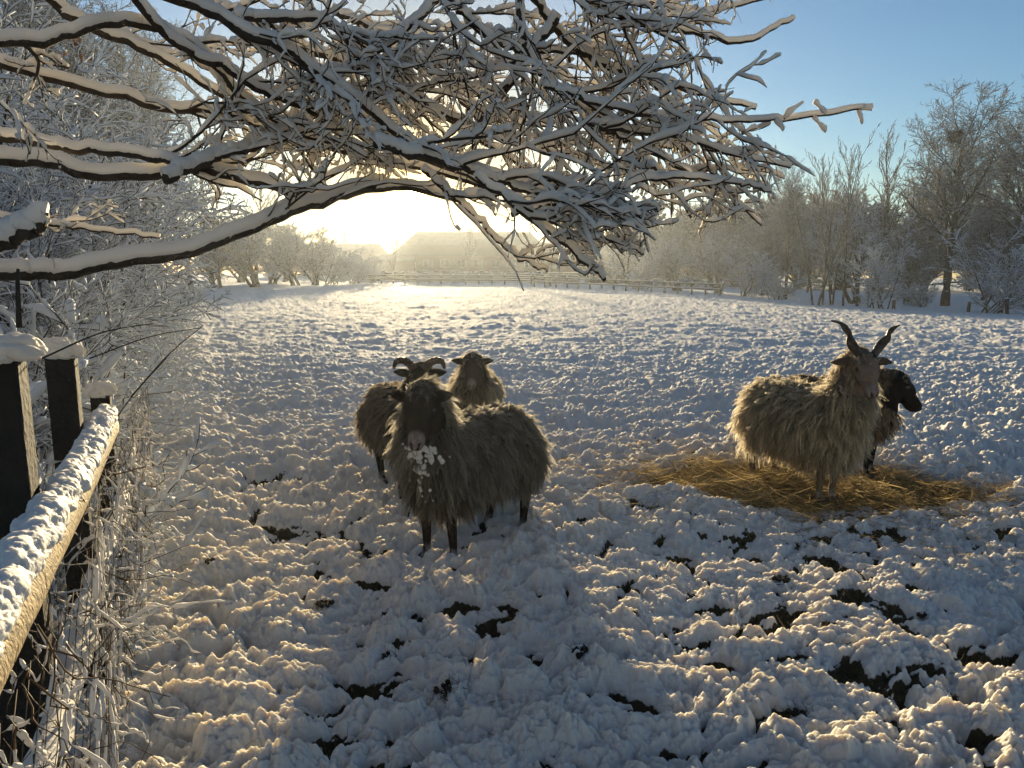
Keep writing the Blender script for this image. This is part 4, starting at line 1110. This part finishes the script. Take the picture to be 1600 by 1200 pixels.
an = rngn.uniform(0, 6.28, 420); ra = rngn.uniform(0.15, 0.36, 420); zz = rngn.normal(0, 0.16, 420)
Sn = np.stack([np.cos(an) * ra, np.sin(an) * ra, zz], 1); Dn_ = norm(np.stack([-np.sin(an), np.cos(an), rngn.normal(0, .3, 420)], 1))
Pn_, Rn_ = grow(Sn, Dn_, np.full(420, 0.4), np.full(420, 0.018), 4, 0.2, (0, 0, 0), rngn)
v, q, t3 = tubes(Pn_, Rn_, 3); nb_.add(v, q, t3)
ell(nb_, (0, 0, -0.05), (0.3, 0.3, 0.2))
no_ = nb_.build('bird_nest', M_BARKF); no_.location = tuple(at(1492, 214, 48.0)); tag(no_, 'dark round nest of sticks high in the large bare tree', 'nest')
ft('oak', 1612, 50, 300, 'tall bare tree cut off by the right edge of the picture', 'tree', GT, 2.4)
ft('birch', 1284, 44, 235, 'slim multi stemmed tree with the highest thin tip, left of the rounded frosted tree', 'tree', GT, 0.2)
ft('round', 1335, 49, 165, 'dense rounded frosted tree on two dark trunks, beside the slim multi stemmed tree', 'tree', GT, 1.0)
ft('oak', 1228, 54, 175, 'single dark trunked tree left of the slim multi stemmed tree', 'tree', GT, 3.9, 0.7)
ft('shrub', 1372, 42, 108, 'pale frosted shrub in front of the rounded frosted tree', 'shrub', GT, 0.5, 0.85)
ft('shrub', 1562, 39, 118, 'broad frosted shrub at the right edge below the large bare tree', 'shrub', GT, 2.1, 1.25)
ft('shrub', 1170, 58, 75, 'low frosted shrub right of the end of the far wooden fence', 'shrub', GT, 3.3, 1.2)
ft('dense', 1195, 62, 110, 'dark frosted bush behind the low shrub by the fence end', 'shrub', GT, 4.4, 1.1)
ft('round', 1120, 66, 92, 'wide frosted bush above the end of the far wooden fence', 'shrub', GT, 5.0, 1.3)
ft('round', 1055, 70, 85, 'frosted bush behind the hanging branch tips on the right', 'shrub', GT, 0.7, 1.3)
ft('shrub', 1000, 72, 60, 'small hazy bush right of the farm building', 'shrub', GT, 1.7, 1.3)
ft('dense', 1420, 56, 120, 'dark rounded bush left of the large bare tree trunk', 'shrub', GT, 2.2, 1.1)
ft('dense', 1545, 58, 150, 'dark dense tree behind the trunk of the large bare tree, to its right', 'tree', GT, 3.6, 1.0)
ft('shrub', 1215, 52, 50, 'small pale frosted bush beside the single dark trunk', 'shrub', GT, 4.1, 1.3)
ft('shrub', 1440, 46, 42, 'low reddish bare shrub left of the large bare tree trunk', 'shrub', GT, 5.5, 1.5)
for k, (px, Y, h_, wd_) in enumerate(((1300, 70, 215, 1.1), (1340, 74, 225, 1.0), (1378, 72, 240, 1.2), (1412, 76, 235, 1.1), (1262, 78, 180, 1.1), (1440, 70, 190, 1.3), (1545, 72, 215, 1.2), (1590, 76, 230, 1.3))):
    names = ('leftmost', 'second', 'third', 'fourth')
    lb_ = ['upright bare tree standing straight behind the slim multi stemmed tree', 'upright bare tree rising just above the rounded frosted tree', 'highest upright bare tree of the back row, left of the large bare one',
           'upright bare tree of the back row touching the left side of the large crown', 'short upright bare tree behind the single dark trunk', 'upright bare tree behind the left half of the large crown', 'upright bare tree showing through the right half of the large crown', 'upright bare tree of the back row at the right edge'][k]
    ft('tall', px, Y, h_, lb_, 'tree', 'upright bare trees of the back row', k * 0.9, wd_)
for k, (px, Y, h_, kd) in enumerate(((1180, 95, 110, 'dense'), (1240, 98, 120, 'dense'), (1310, 92, 130, 'dense'), (1380, 95, 140, 'dense'), (1450, 92, 135, 'dense'), (1510, 98, 140, 'dense'), (1580, 92, 130, 'dense'), (1110, 98, 95, 'dense'), (1040, 100, 80, 'dense'), (1640, 90, 140, 'dense'), (1010, 104, 125, 'dense'), (1075, 106, 130, 'dense'), (1140, 104, 135, 'dense'), (1205, 106, 140, 'dense'), (1260, 108, 150, 'dense'), (1330, 106, 150, 'dense'), (975, 112, 90, 'dense'))):
    lb_ = 'hazy frosted tree far back in the wood on the right side'
    ft(kd, px, Y, h_, lb_, 'tree', 'hazy frosted trees far back in the right wood', k * 1.1, 1.5)
GL = 'frosted trees at the far left side of the field'
ft('round', 455, 68, 95, 'domed frosted bush left of the gap with the sun', 'shrub', GL, 0.4, 1.35)
ft('round', 395, 62, 115, 'frosted bush at the far left corner of the field, below the lowest limb', 'shrub', GL, 1.4, 1.2)
ft('shrub', 520, 72, 62, 'smaller frosted bush right beside the domed one, next to the small house', 'shrub', GL, 2.6, 1.3)
ft('shrub', 553, 76, 48, 'lowest frosted bush in front of the small house', 'shrub', GL, 3.0, 1.2)
ft('tall', 345, 58, 245, 'slender frosted tree at the far left corner, just right of the hedge', 'tree', GL, 0.3, 1.2)
ft('tall', 300, 52, 300, 'tall frosted tree above the far end of the hedge', 'tree', GL, 1.3, 1.3)
ft('oak', 250, 46, 330, 'wide frosted tree behind the far end of the hedge', 'tree', GL, 2.3, 1.0)
ft('tall', 400, 74, 200, 'hazy slender tree behind the far left bushes', 'tree', GL, 3.3, 1.2)
ft('oak', 175, 36, 380, 'large frosted tree behind the middle limbs on the left', 'tree', GL, 4.3, 1.0)
ft('oak', 70, 30, 460, 'large frosted tree at the left edge behind the thicket', 'tree', GL, 5.1, 1.0)
ft('round', 430, 74, 88, 'frosted bush filling the gap left of the domed bush', 'shrub', GL, 2.9, 1.5)
ft('round', 490, 70, 82, 'frosted bush touching the right side of the domed bush', 'shrub', GL, 5.9, 1.4)
ft('dense', 330, 60, 120, 'dark frosted bush at the left end of the field beside the hedge', 'shrub', GL, 1.9, 1.2)
ft('dense', 370, 85, 105, 'hazy dark bush behind the far left corner of the field', 'shrub', GL, 0.9, 1.6)
ft('dense', 450, 90, 90, 'hazy dark bush behind the domed frosted bush', 'shrub', GL, 4.9, 1.6)
ft('shrub', 580, 80, 40, 'tiny frosted bush by the left end of the far rail fence', 'shrub', GL, 0.2, 1.4)
ft('tall', 615, 120, 62, 'tiny hazy bare tree on the skyline left of the sun gap', 'tree', 'tiny bare trees on the skyline', 5.1, 1.6)
ft('tall', 728, 120, 80, 'tiny hazy bare tree on the skyline above the long roof', 'tree', 'tiny bare trees on the skyline', 3.1, 1.3)

# ------------------------------------------------------------------ farm buildings, far off
def house(cx_px, Y, wid, dep, eave, ridge, label, hip=0.0, rz=0.0, wins=(), door=None, name='farm_building', chim=()):
    x, y, z = gp(cx_px, Y)
    root = empty(name, (x, y, z), rz); tag(root, label, 'building')
    b = Buf(); b.box((0, 0, eave / 2 - 0.2), (wid, dep, eave + 0.4)); wa = b.build('wall', M_BRICK, root, smooth=False)
    if hip == 0:
        g = Buf()
        for sg in (-1, 1):
            xx = sg * (wid / 2 - 0.1)
            g.add([(xx - .1, -dep / 2, eave), (xx - .1, dep / 2, eave), (xx - .1, 0, ridge - .08), (xx + .1, -dep / 2, eave), (xx + .1, dep / 2, eave), (xx + .1, 0, ridge - .08)], [(0, 1, 4, 3), (1, 2, 5, 4), (2, 0, 3, 5)], [(0, 2, 1), (3, 4, 5)])
        g.build('gable', M_BRICK, root, smooth=False)
    W2, D2 = wid / 2 + 0.4, dep / 2 + 0.5; e = eave - 0.1; R2 = wid / 2 + 0.4 - hip
    r = Buf()
    V = [(-W2, -D2, e), (W2, -D2, e), (W2, D2, e), (-W2, D2, e), (-R2, 0, ridge), (R2, 0, ridge)]
    V2 = [(a_, b_, c_ + 0.18) for a_, b_, c_ in V]
    r.add(V + V2, [(0, 1, 5, 4), (2, 3, 4, 5), (6, 7, 11, 10), (8, 9, 10, 11), (0, 1, 7, 6), (1, 2, 8, 7), (2, 3, 9, 8), (3, 0, 6, 9)], [(1, 2, 5), (3, 0, 4), (7, 8, 11), (9, 6, 10)])
    ro = r.build('roof', M_ROOF, root, smooth=False)
    sn = Buf(); sn.add([(a_ * .98, b_ * .98, c_ + 0.24) for a_, b_, c_ in V] + [(a_ * .98, b_ * .98, c_ + 0.19) for a_, b_, c_ in V], [(0, 1, 5, 4), (2, 3, 4, 5), (0, 6, 7, 1), (2, 8, 9, 3)], [(1, 2, 5), (3, 0, 4)])
    sn.build('snow_load', mat_roofsnow, ro, smooth=False)
    for cxx in chim:
        c = Buf(); c.box((cxx, 0, ridge + 0.35), (0.6, 0.6, 1.2)); c.box((cxx, 0, ridge + 0.98), (0.72, 0.72, 0.1)); c.build('chimney', M_BRICK, ro, smooth=False)
    for wx, wz, ww, wh in wins:
        f_ = Buf(); yy_ = -dep / 2 - 0.03
        f_.box((wx, yy_, wz + wh / 2), (ww + .12, .08, .07)); f_.box((wx, yy_, wz - wh / 2), (ww + .12, .08, .07))
        f_.box((wx - ww / 2, yy_, wz), (.07, .08, wh - .08)); f_.box((wx + ww / 2, yy_, wz), (.07, .08, wh - .08)); f_.box((wx, yy_ + .01, wz), (.05, .06, wh - .08))
        wo_ = f_.build('window', M_WHITE, root, smooth=False)
        p_ = Buf(); p_.box((wx, yy_ + .02, wz), (ww - .08, .02, wh - .08)); p_.build('pane', M_GLASS, wo_, smooth=False)
    if door:
        d_ = Buf(); d_.box((door, -dep / 2 - .04, 1.0), (1.0, .08, 2.0)); d_.build('door', M_WOOD, root, smooth=False)
    return root
mat_roofsnow = mat_basic('thin_roof_snow', (0.12, 0.11, 0.10), 0.85, noise=0.5, scale=1.2)
house(740, 168, 34, 14, 4.3, 9.4, 'long low farmhouse with a big hipped roof, right of the sun', hip=4.8, wins=tuple((-13 + 3.6 * k, 2.6, 1.8, 1.5) for k in range(8)), door=-15.2, name='farmhouse')
house(905, 172, 26, 13, 4.0, 7.8, 'lower barn adjoining the long farmhouse on its right, behind the drooping branches', hip=0, wins=((-7, 2.4, 2.2, 1.4), (0, 2.4, 2.2, 1.4), (7, 2.4, 2.2, 1.4)), name='barn')
house(545, 175, 19, 12, 3.6, 7.0, 'small hazy house with a dark gabled roof, left of the sun', hip=2.6, wins=((-5, 2.4, 1.6, 1.4), (4, 2.4, 1.6, 1.4)), name='small_house')
house(615, 160, 9, 6, 3.0, 4.4, 'little lean shed between the small house and the long farmhouse', hip=0, name='shed')
# clipped hedge between the field and the farm
def hedge(pa, pb, Y0, Y1, h, label, seed):
    a_ = np.array(gp(pa, Y0)); b_ = np.array(gp(pb, Y1)); K = 260; n = 9
    root = empty('clipped_hedge', tuple(a_)); tag(root, label, 'hedge')
    t = np.linspace(0, 1, K); C = a_[None] + (b_ - a_)[None] * t[:, None]; C[:, 2] = zmacro(C[:, 0], C[:, 1])
    prof = np.array([(-.55, -.1), (-.6, .3), (-.55, .7), (-.42, .95), (0, 1.0), (.42, .95), (.55, .7), (.6, .3), (.55, -.1)])
    u_ = np.arange(K)[:, None] * .31; v_ = np.arange(n)[None] * .37
    nz_ = 1 + .5 * (fbm(u_ + 0 * v_, v_ + 0 * u_, seed, 3) - .5)
    V = np.zeros((K, n, 3)); V[..., 0] = C[:, None, 0]; V[..., 1] = C[:, None, 1] + prof[None, :, 0] * nz_; V[..., 2] = C[:, None, 2] + prof[None, :, 1] * h * nz_
    V -= a_
    def sheet(V, nm, m, par):
        K, n = V.shape[:2]; k = np.arange(K - 1)[:, None] * n; j = np.arange(n - 1)[None]
        q = np.stack([k + j, k + j + 1, k + n + j + 1, k + n + j], -1).reshape(-1, 4)
        return mesh_np(nm, V.reshape(-1, 3), q, None, m, par)
    hg = sheet(V, 'foliage', M_HEDGE, root)
    sheet(V[:, 3:6] + np.array([0, 0, .05]), 'snow_load', M_SNOW, hg)
M_HEDGE = mat_basic('hedge', (0.05, 0.045, 0.03), 0.9, noise=0.5, scale=3, bump=1, bscale=6, bdist=0.1)
hedge(560, 905, 93, 92, 1.15, 'long clipped dark hedge with snow on top in front of the farmhouse', 3)
hedge(915, 1010, 90, 86, 1.3, 'short clipped hedge with snow on top in front of the barn', 5)

# far post-and-rail fences
def rail_fence(p0, p1, nposts, h, label, rails=2, nm='rail_fence'):
    root = empty(nm, tuple(p0)); tag(root, label, 'fence')
    p0 = np.array(p0); p1 = np.array(p1); rg = np.random.default_rng(int(abs(p1[0]) * 10))
    ang_ = math.atan2(p1[1] - p0[1], p1[0] - p0[0])
    for k in range(nposts):
        t = k / (nposts - 1); c = p0 + (p1 - p0) * t; z = float(zmacro(c[0], c[1])) - p0[2]
        b = Buf(); b.box((c[0] - p0[0], c[1] - p0[1], z + h / 2 - 0.05), (0.12, 0.12, h + rg.uniform(0, .1)), ang_, taper=0.9)
        po = b.build('post', M_WOOD, root, smooth=False)
        s2 = Buf(); ell(s2, (c[0] - p0[0], c[1] - p0[1], z + h + 0.04), (0.09, 0.09, 0.06)); s2.build('snow_load', M_SNOW, po)
    for r_ in range(rails):
        hh = h * (0.88 - 0.42 * r_)
        K = nposts
        P = np.array([[[c[0] - p0[0], c[1] - p0[1] - 0.1, float(zmacro(c[0], c[1])) - p0[2] + hh] for c in (p0 + (p1 - p0) * (k / (K - 1)) for k in range(K))]])
        v, q, t3 = tubes(P, np.full((1, K), 0.05), 5); ra_ = mesh_np('rail', v, q, t3, M_WOOD, root)
        v, q, t3 = tubes(P + np.array([0, 0, 0.07]), np.full((1, K), 0.045), 5); mesh_np('snow_load', v, q, t3, M_SNOW, ra_)
rail_fence(gp(560, 78), gp(830, 72), 15, 0.95, 'hazy wooden rail fence in front of the long farmhouse')
rail_fence(gp(835, 68), gp(1125, 58), 16, 0.95, 'wooden rail fence along the far right edge of the field')
rail_fence(gp(640, 84), gp(905, 84), 12, 1.1, 'second fence with a snowy top rail close to the farmhouse wall', rails=3)
# hay rack by the fence
x, y, z = gp(882, 70)
rk = empty('hay_rack', (x, y, z)); tag(rk, 'small roofed wooden feeding rack standing by the far fence', 'feeding rack')
for sx in (-1, 1):
    for sy in (-1, 1):
        b = Buf(); b.box((sx * 1.35, sy * .5, .6), (.12, .12, 1.2)); b.build('leg', M_WOOD, rk, smooth=False)
b = Buf(); b.box((0, 0, 1.25), (3.1, 1.4, .08)); rf = b.build('roof', M_WOOD, rk, smooth=False)
b = Buf(); b.box((0, 0, 1.33), (3.05, 1.35, .07)); b.build('snow_load', M_SNOW, rf, smooth=False)
b = Buf(); b.box((0, -.55, .55), (2.6, .06, .1)); b.box((0, -.55, .85), (2.6, .06, .1))
for k in range(9): b.box((-1.1 + k * .275, -.52, .7), (.05, .05, .55))
b.build('slats', M_WOOD, rk, smooth=False)
# bench under the trees
x, y, z = gp(1432, 50)
bn = empty('bench', (x, y, z), 0.1); tag(bn, 'snow covered park bench under the trees left of the large trunk', 'bench')
b = Buf(); b.box((0, 0, .45), (1.7, .45, .06)); se = b.build('seat', M_WOOD, bn, smooth=False)
b = Buf(); b.box((0, 0, .52), (1.68, .43, .07)); b.build('snow_load', M_SNOW, se, smooth=False)
b = Buf(); b.box((0, .24, .66), (1.7, .05, .1)); b.box((0, .26, .82), (1.7, .05, .1)); b.build('backrest', M_WOOD, bn, smooth=False)
for sx in (-.7, .7):
    b = Buf(); b.box((sx, -.16, .2), (.08, .08, .42)); b.box((sx, .2, .42), (.08, .06, .86)); b.build('leg', M_WOOD, bn, smooth=False)
for k, (px, Y, hh) in enumerate(((1576, 37, 0.8), (1398, 42, 0.5), (1515, 39.5, 0.55), (1340, 44, 0.6))):
    x, y, z = gp(px, Y)
    b = Buf(); b.box((0, 0, hh / 2 - .05), (.13, .13, hh + .1), 0.4, taper=.85); o = b.build('fence_stake', M_POST, smooth=False); o.location = (x, y, z); o.rotation_euler = (0, 0.08 * (k - 1.5), 0)
    tag(o, ['leaning dark stake at the right edge in front of the broad frosted shrub', 'short dark stake below the pale frosted shrub', 'thin stake right of the large bare trunk', 'short stake at the foot of the rounded frosted tree'][k], 'stake', 'dark stakes at the right edge of the field')
    s2 = Buf(); ell(s2, (0, 0, hh), (.09, .09, .05)); s2.build('snow_load', M_SNOW, o)

# ------------------------------------------------------------------ haze
hb = Buf(); hb.box((0, 0, 6.0), (520.5, 520.5, 24.0))
hz_ = hb.build('haze', None, smooth=False)
hmn = bpy.data.materials.new('haze'); hmn.use_nodes = True; n_ = hmn.node_tree; n_.nodes.clear()
o_ = n_.nodes.new('ShaderNodeOutputMaterial'); pv = n_.nodes.new('ShaderNodeVolumePrincipled')
pv.inputs['Color'].default_value = (0.82, 0.90, 1.0, 1); pv.inputs['Density'].default_value = 0.0006; pv.inputs['Anisotropy'].default_value = 0.64
n_.links.new(pv.outputs[0], o_.inputs['Volume']); hz_.data.materials.append(hmn)
tag(hz_, 'thin cold morning mist over the field', 'haze', kind='stuff')
